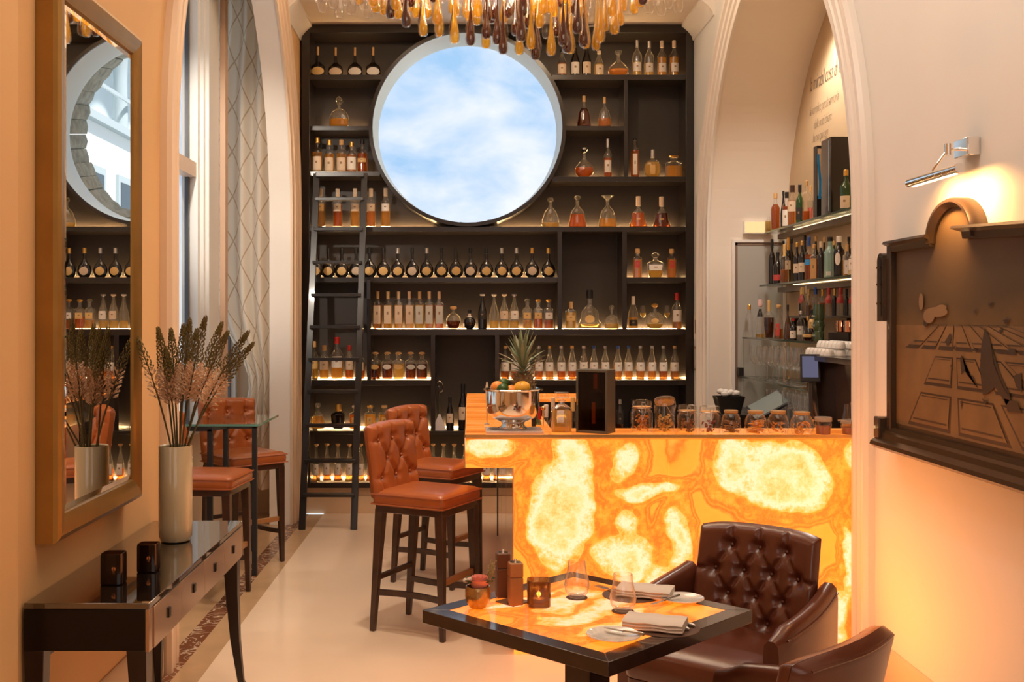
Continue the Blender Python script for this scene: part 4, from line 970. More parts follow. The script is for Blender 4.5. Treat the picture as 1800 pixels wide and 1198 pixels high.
k0 = T(1062, 1103, TH+.0145); k1 = T(1133, 1117, TH+.012); cutlery('butter_knife', k0, k1, 'butter knife resting on the plate near the table corner', True)
k0 = T(1142, 1063, TH+.004); k1 = T(1195, 1047, TH+.012); cutlery('butter_knife', k0, k1, 'butter knife beside the side plate on the bar side', True)
k0 = T(1129, 1079, TH+.003); k1 = T(1222, 1102, TH+.003); cutlery('dinner_knife', k0, k1, 'dinner knife behind the napkin near the table corner', True)
k0 = T(1120, 1087, TH+.003); k1 = T(1212, 1108, TH+.003); cutlery('dinner_fork', k0, k1, 'dinner fork tucked against the napkin near the table corner', False)
k0 = T(1048, 1030, TH+.003); k1 = T(1120, 1052, TH+.003); cutlery('dinner_fork', k0, k1, 'dinner fork on the place mat at the bar side', False)
# ---------------- console table, vase, flowers ----------------
con = thing('console_table', 'black lacquered console table with mirrored drawer fronts under the mirror', 'table', (0,0,0))
lac = mat('black_lacquer', (.006, .003, .003), .3, coat=.12, coatr=.1, spec=.3); mirb = mat('bronze_mirror', (.52, .37, .27), .14, metal=.75)
y0, y1, xb, xf = 3.27, 4.61, XL+.01, -.97
MB().box(xb, xf, y0, y1, .682, .70).build('top', mat('black_glass_top', (.012, .008, .006), .03, coat=1, coatr=.01, spec=1, ior=1.8), con, bevel=.002)
MB().box(xb, xf-.012, y0, y1, .555, .681).build('carcass', lac, con, bevel=.002)
n = 4; wd = (y1-y0-.08)/n
MB().box(xf-.012, xf, y0, y0+.04, .552, .681).build('corner_block', mirb, con, bevel=.001)
MB().box(xf-.012, xf, y1-.04, y1, .552, .681).build('corner_block', mirb, con, bevel=.001)
for k in range(n):
    a = y0+.04+k*wd
    d = MB().box(xf-.011, xf+.004, a+.002, a+wd-.002, .553, .680).build('drawer', mirb, con, bevel=.001)
    MB().box(xf+.004, xf+.009, a+wd/2-.012, a+wd/2+.012, .605, .635).build('knob', lac, d)
for x, y in ((xb+.03, y0+.03), (xf-.04, y0+.03), (xb+.03, y1-.03), (xf-.04, y1-.03)):
    sx_ = -.05 if x > -1.1 else 0
    MB().rings([[(x-w*1.0+dx, y-w, z), (x+w+dx, y-w, z), (x+w+dx, y+w, z), (x-w+dx, y+w, z)] for z, w, dx in ((.556,.030,.0),(.40,.025,-sx_*.1),(.2,.019,-sx_*.35),(.03,.013,-sx_*.8),(.0,.016,-sx_))]).build('leg', mat('espresso_wood', (.016, .007, .005), .35, coat=.2), con, bevel=.002)
MB().box(xb+.03, xb+.05, y0+.05, y1-.05, .52, .555).build('back_rail', lac, con)
vase = thing('vase', 'tall cream glazed cylinder vase holding dried flower spikes', 'vase', (-1.141, 4.19, .70))
MB().lathe([(.045,0),(.055,.004),(.0625,.02),(.064,.06),(.064,.366),(.062,.370),(.058,.366),(.058,.03),(.002,.02)], 36).build('body', mat('cream_glaze', (.60, .50, .32), .18, coat=.6), vase)
MB().lathe([(.046,-.0001),(.057,.0035),(.057,.006),(.046,.006)], 36).build('foot_ring', thin_glass('foot_glass', (.8,.8,.7)), vase)
stemM = mat('olive_stem', (.10, .075, .025), .6); budM = mat('olive_bud', (.16, .115, .03), .7); blM = mat('peach_blossom', (.80, .55, .36), .8)
SP = [(238,588,300,785),(279,583,305,785),(301,585,312,785),(292,618,309,786),(322,577,316,786),(333,568,316,786),(345,585,320,786),(360,563,320,786),(388,573,326,786),(398,588,325,786),(433,588,332,786),(441,608,330,786)]
DS = ['leaning out furthest over the mirror frame','leaning towards the mirror, second from it','with a forked look, third from the mirror','low and thin, behind the third from the mirror','short and upright in the middle of the bunch','thick and dark, left of the middle','tucked in the middle of the bunch','topmost of the bunch, just past the middle','dark-tipped, leaning a little to the window','bushy, close beside the dark-tipped one','reaching furthest out towards the high table','bending over at the tip above the high table']
random.seed(11)
for i, (tx, ty, bx, by) in enumerate(SP):
    Y0 = 4.19+random.uniform(-.03, .03); Y1 = 4.19+random.uniform(-.10, .10)
    p0 = Vector((X(bx, Y0), Y0, .80)); lip = Vector((X(bx, Y0), Y0, 1.07)); p2 = Vector((X(tx, Y1), Y1, Z(ty, Y1)))
    def C(u):
        q = (lip-p0)*.9; m = lip.lerp(p2, .5)+Vector((-(p2.x-lip.x)*.12, 0, .02))
        return lip*(1-u)**2+m*2*u*(1-u)+p2*u*u
    t = thing('flower_spike', 'dried flower spike in the tall vase, %s' % DS[i], 'flower', lip, group='dried flower spikes in the vase')
    P = [Vector((0, 0, -.24))+Vector((-(lip.x+1.141)*.7, -(lip.y-4.19)*.7, 0))]+[C(u/10)-lip for u in range(11)]
    MB().tube(P, [.0036]*6+[.003, .0026, .0022, .002, .0015, .001], 6).build('stem', stemM, t)
    bud, blo = MB(), MB(); n = 185 if i else 100; u0 = .40 if i in (0, 3) else .36
    for k in range(n):
        f = k/n; u = u0+(1-u0)*f; c = C(u)-lip; d = (C(min(1, u+.02))-C(u-.02)).normalized()
        a = k*2.399963; s = Vector((math.cos(a), math.sin(a), 0)); s = (s-d*s.dot(d)).normalized()
        spread = (.031*(1-f)**.75+.004)*(1 if i not in (0, 3) else .8); e = c+s*spread+d*(.012+.006*f)
        if f < .42:
            blo.add([c+s*spread*.4, e+d*.006+s.cross(d)*.005, e+s*.005, e-s.cross(d)*.004-d*.003], [(0,1,2,3)])
            if k % 3 == 0: blo.add([e+s.cross(d)*.006, e+s*.006+d*.006, e-s.cross(d)*.005+d*.004, e-d*.006], [(0,1,2,3)])
        else:
            r = .0042*(1.15-f*.5)
            bud.tube([c, e-d*.004, e+d*.001, e+d*.006+s*.001], [.0007, .001, r, .0008], 4)
    for k in range(30): 
        f = k/30; c = C(.93+.07*f)-lip; a = k*2.4; bud.ball(c+Vector((math.cos(a), math.sin(a), 0))*.007*(1-f*.7), .0042, 5)
    blo.build('blossom', blM, t, kind='stuff', smooth=False); bud.build('buds', budM, t, kind='stuff')

# ---------------- mirror ----------------
mr = thing('wall_mirror', 'tall mirror in a deep bronze gilt frame above the console', 'mirror', (0,0,0))
my0, my1, mz0, mz1 = 3.38, 4.257, .855, 2.665
xs2 = XL+.001
def frame_side(p0, p1, q0, q1):
    pass
prof = [(0, 0), (0, .055), (.008, .068), (.022, .075), (.045, .073), (.068, .066), (.082, .060), (.085, .054), (.085, 0)]   # (inset from the outer edge, projection from the wall)
cor = [(my0, mz0), (my1, mz0), (my1, mz1), (my0, mz1)]; sg = [(1, 1), (-1, 1), (-1, -1), (1, -1)]
for k in range(4):
    a, b = k, (k+1) % 4
    R = [[(xs2+pr, cor[q][0]+sg[q][0]*ins, cor[q][1]+sg[q][1]*ins) for ins, pr in prof] for q in (a, b)]
    MB().rings(R).build('frame_side', goldframe, mr, ang=20)
gi = .085; bv = .024; xm = xs2+.056
def rc(ins): return [(my0+ins, mz0+ins), (my1-ins, mz0+ins), (my1-ins, mz1-ins), (my0+ins, mz1-ins)]
o_, i_ = rc(gi), rc(gi+bv)
MB().add([(xm, *p) for p in i_], [(0,1,2,3)]).build('glass', mirrorM, mr, smooth=False)
mb = MB()
for k in range(4):
    j = (k+1) % 4; mb.add([(xm-.004, *o_[k]), (xm-.004, *o_[j]), (xm, *i_[j]), (xm, *i_[k])], [(0,1,2,3)])
mb.build('bevel_edge', mirrorM, mr, smooth=False)
MB().box(xs2, xs2+.045, my0+.1, my1-.1, mz0+.1, mz1-.1).build('backing', blackwood, mr)

# ---------------- painting and picture light on the right wall ----------------
pa = thing('painting', 'large dim painting of a broken tiled hall in an arched dark frame', 'painting', (0,0,0))
def R_(px, py, x=XR):
    Y = F*x/(px-VX); return (Y, Z(py, Y))
pf = mat('dark_bronze_frame', (.055, .035, .022), .35, metal=.35, coat=.3)
xw = XR
yl, yr = 4.46, 2.55; zb_, zt_ = 1.10, 1.845; ya0, ya1 = 4.09, 3.75; yc_ = (ya0+ya1)/2; ra = (ya0-ya1)/2
outl = [(yl, zb_), (yr, zb_), (yr, zt_), (ya1, zt_)]+[(yc_-ra*math.cos(PI*k/14), zt_+ra*.75*math.sin(PI*k/14)) for k in range(1, 14)]+[(ya0, zt_), (yl, zt_)]
def canvas():
    m = bpy.data.materials.new('painted_canvas'); m.use_nodes = True; nt, N, M = nodes(m); L = nt.links.new; p = nt.nodes['Principled BSDF']
    tc = N('ShaderNodeTexCoord'); s = N('ShaderNodeSeparateXYZ'); L(tc.outputs['Object'], s.inputs[0])
    n = N('ShaderNodeTexNoise'); n.inputs['Scale'].default_value = 4; n.inputs['Detail'].default_value = 5; L(tc.outputs['Object'], n.inputs['Vector'])
    r = N('ShaderNodeValToRGB'); cr = r.color_ramp; t = M('ADD', M('DIVIDE', M('SUBTRACT', s.outputs['Z'], 1.10), .85), M('MULTIPLY', M('SUBTRACT', n.outputs['Fac'], .5), .25)); L(t, r.inputs['Fac'])
    cr.elements[0].color = (.05, .026, .010, 1); cr.elements[1].color = (.13, .09, .05, 1)
    for q, c in ((.15, (.09, .05, .018)), (.45, (.14, .085, .034)), (.62, (.08, .055, .03)), (.8, (.09, .062, .038))):
        e = cr.elements.new(q); e.color = (*c, 1)
    L(r.outputs[0], p.inputs['Base Color']); p.inputs['Roughness'].default_value = .5; p.inputs['Specular IOR Level'].default_value = .2; return m
xc_ = xw-.03
mb = MB(); ncv = len(outl); mb.add([(xc_, y, z) for y, z in outl], [tuple(range(ncv))]); mb.build('canvas', canvas(), pa, smooth=False)
# painted tile floor in perspective, cracks and figures as thin paint layers
ink = [mat('paint_dark', (.030, .017, .009), .45), mat('paint_pale', (.17, .11, .06), .6), mat('paint_mid', (.035, .018, .008), .45), mat('paint_light_tile', (.16, .092, .036), .45, noise=.2, nscale=6)]
hz = 1.60; vy = 3.92
def pj(u, v): # u across, v depth >=1 ; picture point
    return (vy-u/v, hz-.47/v)
def quad(mb, pts, m, k=1):
    mb.add([(xc_-.0012*k, y, max(zb_+.002, z)) for y, z in pts], [tuple(range(len(pts)))], m)
mb = MB()
def lineu(u, w, v0, v1): quad(mb, [pj(u-w, v0), pj(u+w, v0), pj(u+w, v1), pj(u-w, v1)], 2)
def linev(v, w, u0, u1): quad(mb, [pj(u0, v), pj(u1, v), pj(u1, v+w), pj(u0, v+w)], 2)
def clipu(u, v): return max((vy-yl)*v, min((vy-yr-.0)*v, u))
rows_ = [(1.02, 1.45), (1.6, 2.6), (3.0, 7.5)]
quad(mb, [(yl, 1.13), (yr, 1.13), (yr, 1.535), (yl, 1.535)], 3, .5)
for v0, v1 in rows_:
    for c in range(-4, 6):
        u0, u1 = c*.46+.03, c*.46+.42
        if (vy-u0/v0) > yl-.005 or (vy-u1/v0) < yr+.005: continue
        dv = (v1-v0)*.07; du = .018
        quad(mb, [pj(u0,v0), pj(u1,v0), pj(u1,v1), pj(u0,v1)], 2, 1)
        quad(mb, [pj(u0+du,v0+dv), pj(u1-du,v0+dv), pj(u1-du,v1-dv), pj(u0+du,v1-dv)], 3, 2)
        quad(mb, [pj(u0+du*1.9,v0+dv*2), pj(u1-du*1.9,v0+dv*2), pj(u1-du*1.9,v0+dv*2.5), pj(u0+du*1.9,v0+dv*2.5)], 2, 3)
        quad(mb, [pj(u0+du*1.9,v1-dv*2.2), pj(u1-du*1.9,v1-dv*2.2), pj(u1-du*1.9,v1-dv*1.8), pj(u0+du*1.9,v1-dv*1.8)], 2, 3)
def pp(px, py):
    return R_(px, py, xc_)
for poly in ([(1663,600),(1672,585),(1676,590),(1670,606),(1667,608)],[(1676,612),(1681,606),(1683,616)],[(1672,643),(1675,640),(1678,651)],[(1690,628),(1693,624),(1700,655),(1712,660),(1722,683),(1716,675),(1708,658),(1697,652),(1692,658)],[(1707,616),(1716,611),(1720,617)],[(1737,534),(1749,532),(1745,539)],[(1765,562),(1778,560),(1770,570)],[(1775,612),(1787,613),(1788,623),(1776,621)],[(1690,705),(1694,704),(1693,720)],[(1758,580),(1767,577),(1762,586)],[(1714,548),(1718,543),(1719,552)],[(1728,700),(1738,704),(1735,712)],[(1784,660),(1798,655),(1799,690),(1788,678)]):
    quad(mb, [pp(*p) for p in poly], 0, 4)
for ex, ey, rx_, ry_, m_ in ((1650,548,19,9,1),(1636,555,10,13,1),(1622,530,4,15,1),(1658,540,9,5,1),(1630,566,4,8,2)):
    quad(mb, [pp(ex+rx_*math.cos(2*PI*k/12), ey+ry_*math.sin(2*PI*k/12)) for k in range(12)], m_, 4+ex*.001)
quad(mb, [pp(*p) for p in [(1733,576),(1741,590),(1750,624),(1762,660),(1778,694),(1776,716),(1766,700),(1752,680),(1740,690),(1730,694),(1725,650),(1727,610)]], 0, 4)
quad(mb, [pp(*p) for p in [(1744,600),(1750,640),(1766,680),(1780,700),(1772,712),(1756,684),(1742,668),(1738,640)]], 2, 5)
quad(mb, [pp(*p) for p in [(1768,700),(1790,706),(1799,725),(1775,724)]], 2, 5)
mb.build('painted_scene', ink, pa, smooth=False)
# frame members
MB().box(xw-.055, xw, yl-.0, yl+.045, zb_, zt_+.03).build('frame_stile', pf, pa, bevel=.004)
MB().box(xw-.055, xw, yr-.045, yr, zb_, zt_+.03).build('frame_stile', pf, pa, bevel=.004)
def prism_y(pts, a, b): return MB().rings([[(x, y, z) for x, z in pts] for y in (a, b)])
cn = [(xw, zt_+.035), (xw-.07, zt_+.035), (xw-.075, zt_+.025), (xw-.055, zt_+.015), (xw-.05, zt_-.01), (xw-.035, zt_-.012), (xw, zt_-.012)]
prism_y(cn, ya0, yl+.04).build('cornice', pf, pa, ang=20)
MB().rings([[(x-.02 if i in (1,2) else x, y, z-dz) for i, (x, z) in enumerate(cn)] for y, dz in ((ya1+.07, -.008), (2.5, .06))]).build('cornice', pf, pa, ang=20)
A1 = [(yc_-(ra)*math.cos(PI*k/20), zt_+ra*.75*math.sin(PI*k/20)) for k in range(21)]
R = []
for k in range(21):
    t = PI*k/20; c_, s_ = -math.cos(t), math.sin(t)
    R.append([(xw-p, yc_+(ra+o)*c_, zt_+(ra*.75+o)*s_) for o, p in ((-.008, 0), (-.008, .04), (.0, .05), (.010, .062), (.020, .062), (.026, .05), (.026, 0))])
MB().rings(R).build('frame_arch', pf, pa, ang=30)
# ear bracket and base moulding
er = MB().rings([[(xw-p, yl+.075+.032*math.cos(t_), zc+r_*math.sin(t_)*1) for t_, zc, r_ in [(0,1.55,0),(0,1.80,0)]+[(PI*k/8, 1.80, .035) for k in range(1, 8)]+[(PI,1.80,0),(PI,1.55,0)]] for p in (0, .07)]).build('ear_bracket', pf, pa)
MB().rings([[(xw-p, yl+.075+.020*math.cos(t_), zc+r_*math.sin(t_)*1) for t_, zc, r_ in [(0,1.57,0),(0,1.80,0)]+[(PI*k/8, 1.80, .022) for k in range(1, 8)]+[(PI,1.80,0),(PI,1.57,0)]] for p in (.066, .074)]).build('recess', blackwood, er)
for z in (1.62, 1.70, 1.77): MB().box(xw-.078, xw-.06, yl+.055, yl+.095, z, z+.008).build('cross_bar', pf, er)
bm = [(xw, zb_+.01), (xw-.05, zb_+.01), (xw-.055, zb_-.005), (xw-.07, zb_-.015), (xw-.075, zb_-.035), (xw-.10, zb_-.05), (xw-.105, zb_-.065), (xw-.085, zb_-.08), (xw, zb_-.085)]
prism_y(bm, yr-.05, yl+.10).build('base_moulding', mat('bronze_moulding', (.10, .055, .025), .22, metal=.6), pa, ang=20)
MB().box(xw-.085, xw, yl+.05, yl+.11, zb_-.04, zb_+.05).build('foot_block', pf, pa, bevel=.006)
# picture light
plt = thing('picture_light', 'chrome picture light on a slim arm above the painting', 'lamp', (0,0,0))
MB().box(XR-.045, XR, 3.79, 3.90, 2.135, 2.20).build('wall_box', chrome, plt, bevel=.003)
MB().tube([(XR-.03, 3.845, 2.165), (XR-.09, 3.845, 2.16), (1.655, 3.86, 2.09), (1.655, 3.86, 2.072)], .006, 8).build('arm', chrome, plt)
MB().lathe([(.011,-.02),(.011,.02)], 12, (1.70, 3.845, 2.162), M=None).build('joint', chrome, plt)
MB().tube([(1.655, 4.07, 2.07), (1.655, 3.65, 2.07)], .0165, 16).build('lamp_tube', chrome, plt)
MB().box(1.650, 1.662, 3.68, 4.04, 2.0515, 2.0525).build('bulb_slot', emit('picture_lamp_slot', (1, .68, .32), 3), plt)
l = area('picture_lamp_light', (1.672, 3.86, 2.045), (0, angs(-38), 0), .02, .36, 2.8, (1, .46, .13), spread=angs(150))

# ---------------- chandelier ----------------
def tinted(name, col, k):
    m = bpy.data.materials.new(name); m.use_nodes = True; nt = m.node_tree; nt.nodes.clear(); N = nt.nodes.new; L = nt.links.new
    t = N('ShaderNodeBsdfTransparent'); t.inputs[0].default_value = (*[c**.7 for c in col], 1); d = N('ShaderNodeBsdfTranslucent'); d.inputs[0].default_value = (*col, 1)
    df = N('ShaderNodeBsdfDiffuse'); df.inputs[0].default_value = (*col, 1); x0 = N('ShaderNodeMixShader'); L(d.outputs[0], x0.inputs[1]); L(df.outputs[0], x0.inputs[2])
    x1 = N('ShaderNodeMixShader'); x1.inputs[0].default_value = k; L(t.outputs[0], x1.inputs[1]); L(x0.outputs[0], x1.inputs[2])
    g = N('ShaderNodeBsdfGlossy'); g.inputs['Roughness'].default_value = .03; lw = N('ShaderNodeLayerWeight'); lw.inputs[0].default_value = .5; p = N('ShaderNodeMath'); p.operation = 'POWER'; p.inputs[1].default_value = 2.5; L(lw.outputs['Facing'], p.inputs[0])
    q = N('ShaderNodeMath'); q.operation = 'MULTIPLY_ADD'; q.use_clamp = True; q.inputs[1].default_value = .7; q.inputs[2].default_value = .07; L(p.outputs[0], q.inputs[0])
    x2 = N('ShaderNodeMixShader'); L(q.outputs[0], x2.inputs[0]); L(x1.outputs[0], x2.inputs[1]); L(g.outputs[0], x2.inputs[2]); o = N('ShaderNodeOutputMaterial'); L(x2.outputs[0], o.inputs[0]); return m

ch = thing('chandelier', 'wide ceiling chandelier of hanging amber, brown and clear glass drops', 'chandelier', (0,0,0))
MB().box(-.9, 1.25, 6.3, 7.75, ZC-.05, ZC-.001).build('ceiling_plate', steel, ch, bevel=.01)
gA = tinted('amber_drop_glass', (1, .66, .07), .30); gB = tinted('brown_drop_glass', (.13, .012, .004), .55); gC = thin_glass('clear_drop_glass', (.97,.95,.92), .8, ior=1.6)
def drop_mesh(m, nm, L_=1):
    P = [(.06,1.0),(.10,.9),(.16,.75),(.26,.60),(.42,.45),(.68,.31),(.92,.20),(1.0,.12),(.90,.05),(.60,.01),(.05,-.0)]
    mb = MB(); mb.lathe([(r, z) for r, z in P[::-1]], 14)
    me = bpy.data.meshes.new(nm); me.from_pydata(mb.v, [], mb.f); me.materials.append(m); me.shade_smooth(); return me
inn = [drop_mesh(m, 'glass_drop') for m in (gA, gB, gC)]
shell = drop_mesh(gC, 'glass_drop')
wm = MB().lathe([(.004,0),(.004,1)], 5); wme = bpy.data.meshes.new('wire'); wme.from_pydata(wm.v, [], wm.f); wme.materials.append(steel)
def drop(px, py, Y, c, L_=.30, r=.028):
    o = bpy.data.objects.new('glass_drop', inn[c]); COL.objects.link(o); o.parent = ch
    z = Z(py, Y); o.location = (X(px, Y), Y, z); o.scale = (r*(.82 if c < 2 else 1), r*(.82 if c < 2 else 1), L_)
    if c < 2:
        s = bpy.data.objects.new('clear_casing', shell); COL.objects.link(s); s.parent = o; s.location = (0, 0, -.012); s.scale = (1/.82*1.0, 1/.82, 1.0)
    w = bpy.data.objects.new('wire', wme); COL.objects.link(w); w.parent = o; w.location = (0,0,1.0); zz = (ZC-.05-z-L_)/L_
    w.scale = (.25, .25, max(.01, zz))
K = {'a':0,'b':1,'c':2}
front = [(686,32,'b'),(700,33,'a'),(714,47,'b'),(731,31,'a'),(742,48,'b'),(744,63,'a'),(768,42,'a'),(772,64,'a'),(796,25,'a'),(797,63,'b'),(799,76,'a'),(825,38,'a'),(826,62,'b'),(827,80,'b'),(856,38,'b'),(855,68,'b'),(854,85,'a'),(874,78,'b'),(886,40,'a'),(886,72,'c'),(884,95,'b'),
 (907,62,'b'),(916,72,'b'),(913,96,'a'),(919,28,'b'),(933,86,'a'),(930,50,'b'),(944,90,'b'),(948,48,'a'),(941,105,'b'),(961,68,'c'),(969,97,'a'),(977,64,'b'),(990,80,'b'),(1003,94,'a'),(997,92,'b'),(1011,26,'b'),(1015,58,'b'),(1030,85,'a'),(1026,82,'b'),(1040,47,'c'),(1048,88,'a'),(1055,74,'a'),(1063,55,'a'),(1080,60,'a'),(1089,45,'a'),(668,18,'c'),(660,22,'a'),(655,12,'a'),(640,18,'c'),(646,32,'c'),(632,8,'a'),(617,26,'c'),(610,11,'c'),(596,32,'c'),(587,16,'c'),(567,22,'c'),(560,5,'c'),(1115,24,'a'),(1103,26,'c'),(1125,12,'a'),(1130,8,'b'),(1142,24,'c'),(1152,10,'c'),(1162,28,'c'),(1174,16,'c'),(1192,22,'c'),(1135,4,'c'),
 (766,38,'c'),(752,30,'a'),(720,20,'a'),(702,14,'b'),(674,26,'a'),(694,18,'a'),(806,30,'c'),(840,30,'a'),(869,34,'b'),(899,30,'c'),(926,46,'c'),(955,24,'a'),(983,12,'b'),(990,46,'a'),(1022,30,'a'),(1035,16,'c'),(1070,33,'c'),(1076,28,'a'),(1094,20,'a')]
random.seed(4)
for i, (px, py, c) in enumerate(front):
    Y = 7.0+random.uniform(-.35, .35)-(.15 if py > 70 else 0)
    drop(px, py, Y, K[c], .34*random.uniform(.9, 1.15), .0345 if c != 'c' else .031)
for i in range(80):
    a = random.uniform(0, 2*PI); rr = math.sqrt(random.random()); x = .17+.9*rr*math.cos(a); Y = 7.0+.6*rr*math.sin(a)
    zz = 3.46+.12*random.random()+.25*rr*rr
    drop(VX+x*F/Y, VY-(zz-H)*F/Y, Y, random.choice((0, 0, 1, 2)), .34, .033)
for nm, (x, y) in (('a', (-.3, 6.7)), ('b', (.6, 7.1))):
    l = bpy.data.lights.new('chandelier_light', 'POINT'); l.energy = 15; l.color = (1, .74, .46); l.shadow_soft_size = .08
    o = bpy.data.objects.new('chandelier_light', l); COL.objects.link(o); o.location = (x, y, 3.95)
# ---------------- on the bar ----------------
def Bp(px, py): return T(px, py, HB)
def Bs(py): return (py-VY)/(H-HB)
def ht_(base, top): return (base-top)/Bs(base)
tr = MB().box(-.135, .135, -.12, .10, 0, .012).build('marble_tray', mat('pink_marble', (.70, .56, .50), .2, noise=.06, nscale=8), bevel=.002)
tr.location = (X(903, 5.19), 5.19, HB); tag(tr, 'pale marble slab under the silver fruit bowl', 'tray')
BS = 1.17
bl = thing('fruit_bowl', 'polished silver footed bowl of fruit on the corner of the bar', 'bowl', (X(902, 5.19), 5.19, HB+.012))
MB().lathe([(.062,0),(.064,.006),(.05,.012),(.045,.024),(.052,.034),(.085,.050),(.105,.075),(.108,.12),(.108,.172),(.122,.176),(.124,.18),(.120,.183),(.104,.178),(.104,.08),(.08,.056),(.001,.045)], 40).build('body', chrome, bl)
bl.scale = (BS, BS, 1.06)
bz = HB+.022; bx, by = X(902, 5.19), 5.19
def fruit(px, pz, dy, r, m, name, label, sz=1.1, cat='fruit'):
    o = MB().ball((0,0,0), r*1.12, 18, sz=sz).build(name, m); o.location = (bx+(px-902)/367, by+dy, bz+pz); o.rotation_euler = (.5, 1.2, .3); return tag(o, label, cat)
lemonM = mat('lemon_peel', (.85, .42, .04), .4, bump=.3, bscale=250); limeM = mat('lime_peel', (.03, .085, .012), .35, bump=.3, bscale=250); orangeM = mat('orange_peel', (.85, .28, .04), .4, bump=.3, bscale=250)
fruit(916, .187, -.055, .032, lemonM, 'lemon', 'yellow-orange lemon at the front of the fruit bowl', 1.2)
fruit(874, .188, -.03, .030, orangeM, 'orange', 'orange peeking out behind the limes in the bowl', 1.0)
fruit(884, .205, -.01, .025, limeM, 'lime', 'lime on top of the pile at the rim of the bowl')
fruit(883, .184, -.06, .0245, limeM, 'lime', 'lime lying lowest against the front rim of the bowl')
fruit(898, .172, -.05, .028, orangeM, 'orange', 'orange mostly sunk in the bowl between limes and lemon', 1.0)
# pineapple
pn = thing('pineapple', 'whole pineapple with a tall spiky crown leaning in the fruit bowl', 'fruit', (bx+.058, by+.02, bz+.08)); pn.rotation_euler = (0, angs(-3), 0)
pb = MB(); pb.lathe([(.01,0),(.035,.01),(.050,.04),(.055,.08),(.052,.13),(.042,.165),(.025,.18),(.01,.182)], 18); pb.build('body', mat('pineapple_skin', (.20, .12, .05), .6), pn)
ey = MB()
for j in range(10):
    for k in range(11):
        a = 2*PI*(k+.5*(j % 2))/11; z = .018+j*.0165; r = rat([(.035,.01),(.050,.04),(.055,.08),(.052,.13),(.042,.165),(.025,.18)], z)
        c = Vector((r*math.cos(a), r*math.sin(a), z)); o = Vector((math.cos(a), math.sin(a), 0)); s = Vector((-math.sin(a), math.cos(a), 0))
        q = .0125*r/.055
        ey.add([c-s*q, c+Vector((0,0,-.009)), c+s*q, c+Vector((0,0,.009)), c+o*.006+Vector((0,0,.002)), c+o*.013+Vector((0,0,.009))], [(0,1,4),(1,2,4),(2,3,4),(3,0,4),(4,3,5),(4,2,5)])
ey.build('eye', mat('pineapple_eye', (.30, .20, .10), .6), pn, kind='stuff', smooth=False)
plm = mat('pineapple_leaf', (.20, .24, .13), .5); pl2 = mat('pineapple_leaf_pale', (.34, .33, .22), .5)
random.seed(8)
for k in range(54):
    f = k/54; a = k*2.39996; el = .35+1.1*f; L_ = .075+.10*f+random.uniform(-.01, .015)
    if k < 18: L_ = .06
    d = Vector((math.cos(a)*math.cos(el), math.sin(a)*math.cos(el), math.sin(el)))
    leafmb((math.cos(a)*.018*(1-f), math.sin(a)*.018*(1-f), .165+.055*f), d, L_, .0070+.002*(f > .4), .35 if f < .6 else .1).build('leaf', plm if k % 3 else pl2, pn)
# stirrers standing in the bowl region
t = thing('bar_spoon', 'slim glass-handled bar spoon standing behind the silver bowl', 'bar tool', (X(856, 5.5), 5.5, HB))
MB().tube([(0,0,0),(0,0,.10)], .0022).build('rod', steel, t); MB().lathe([(.003,0),(.007,.03),(.008,.09),(.0035,.12)], 10, (0,0,.10), sy=.5).build('paddle', mat('horn_handle', (.70, .60, .45), .2, coat=.6), t)
MB().lathe([(.014,0),(.014,.006),(.003,.009)], 14).build('foot', steel, t)
t = thing('swizzle_stick', 'golden honey dipper stick rising behind the square-stoppered decanter', 'bar tool', (X(955, 5.45), 5.45, .82))
MB().tube([(0,0,0),(0,0,.27)], .0025).build('rod', brass, t); MB().ball((0,0,.29), .012, 12).lathe([(.003,0),(.006,.03),(.004,.06)], 8, (0,0,.23)).build('tip', brass, t)
# crystal decanter
dcp = (X(987, 5.12), 5.12, HB); dc = thing('decanter', 'square-shouldered cut crystal decanter with block stopper on the bar', 'decanter', dcp)
mb = MB(); mb.lathe([(.048,0),(.050,.004),(.050,.105),(.046,.118),(.030,.130),(.016,.138),(.014,.150),(.020,.154)], 24, sq=4, sy=.9)
mb.build('body', thin_glass('crystal', (.98,.95,.9), 1, ior=2.2), dc, ang=20)
MB().lathe([(.044,.006),(.044,.102),(.040,.108)], 20, sq=4, sy=.9).build('spirit', gold, dc)
cut = MB()
for k in range(14):
    for j in range(3):
        x = -.040+.0062*k; 
        cut.add([(x, -.0465, .012+j*.03), (x+.003, -.0495, .027+j*.03), (x, -.0465, .042+j*.03), (x-.003, -.0495, .027+j*.03)], [(0,1,2),(0,2,3)])
cut.build('cut_facets', thin_glass('crystal', (1,1,1)), dc, smooth=False)
MB().box(-.032, .032, -.03, .03, .166, .195).lathe([(.010,.150),(.010,.162),(.018,.167)], 12).build('stopper', thin_glass('crystal'), dc, bevel=.004)
# boxed whisky
s_ = Bs(757); bxp = thing('display_box', 'dark grey wooden display case with smoked window, holding a bottle', 'box', (X(1047, 5.14), 5.14, HB), angs(-30))
gb = mat('grey_lacquer_box', (.10, .085, .06), .4); W2, D2, HH = .080, .050, .30
mb = MB(); mb.box(-W2, W2, -D2, D2, 0, .012).box(-W2, W2, -D2, D2, HH-.012, HH).box(-W2, -W2+.011, -D2, D2, .012, HH-.012).box(W2-.011, W2, -D2, D2, .012, HH-.012).box(-W2+.011, W2-.011, D2-.006, D2, .012, HH-.012).build('case', gb, bxp, bevel=.0015)
MB().box(-W2+.011, W2-.011, -D2+.004, -D2+.006, .012, HH-.012).build('window_pane', glassSm, bxp, smooth=False)
MB().box(-W2+.005, -W2+.012, -D2-.002, -D2, .13, .16).build('clasp', brass, bxp)
c_, s2 = math.cos(angs(-30)), math.sin(angs(-30))
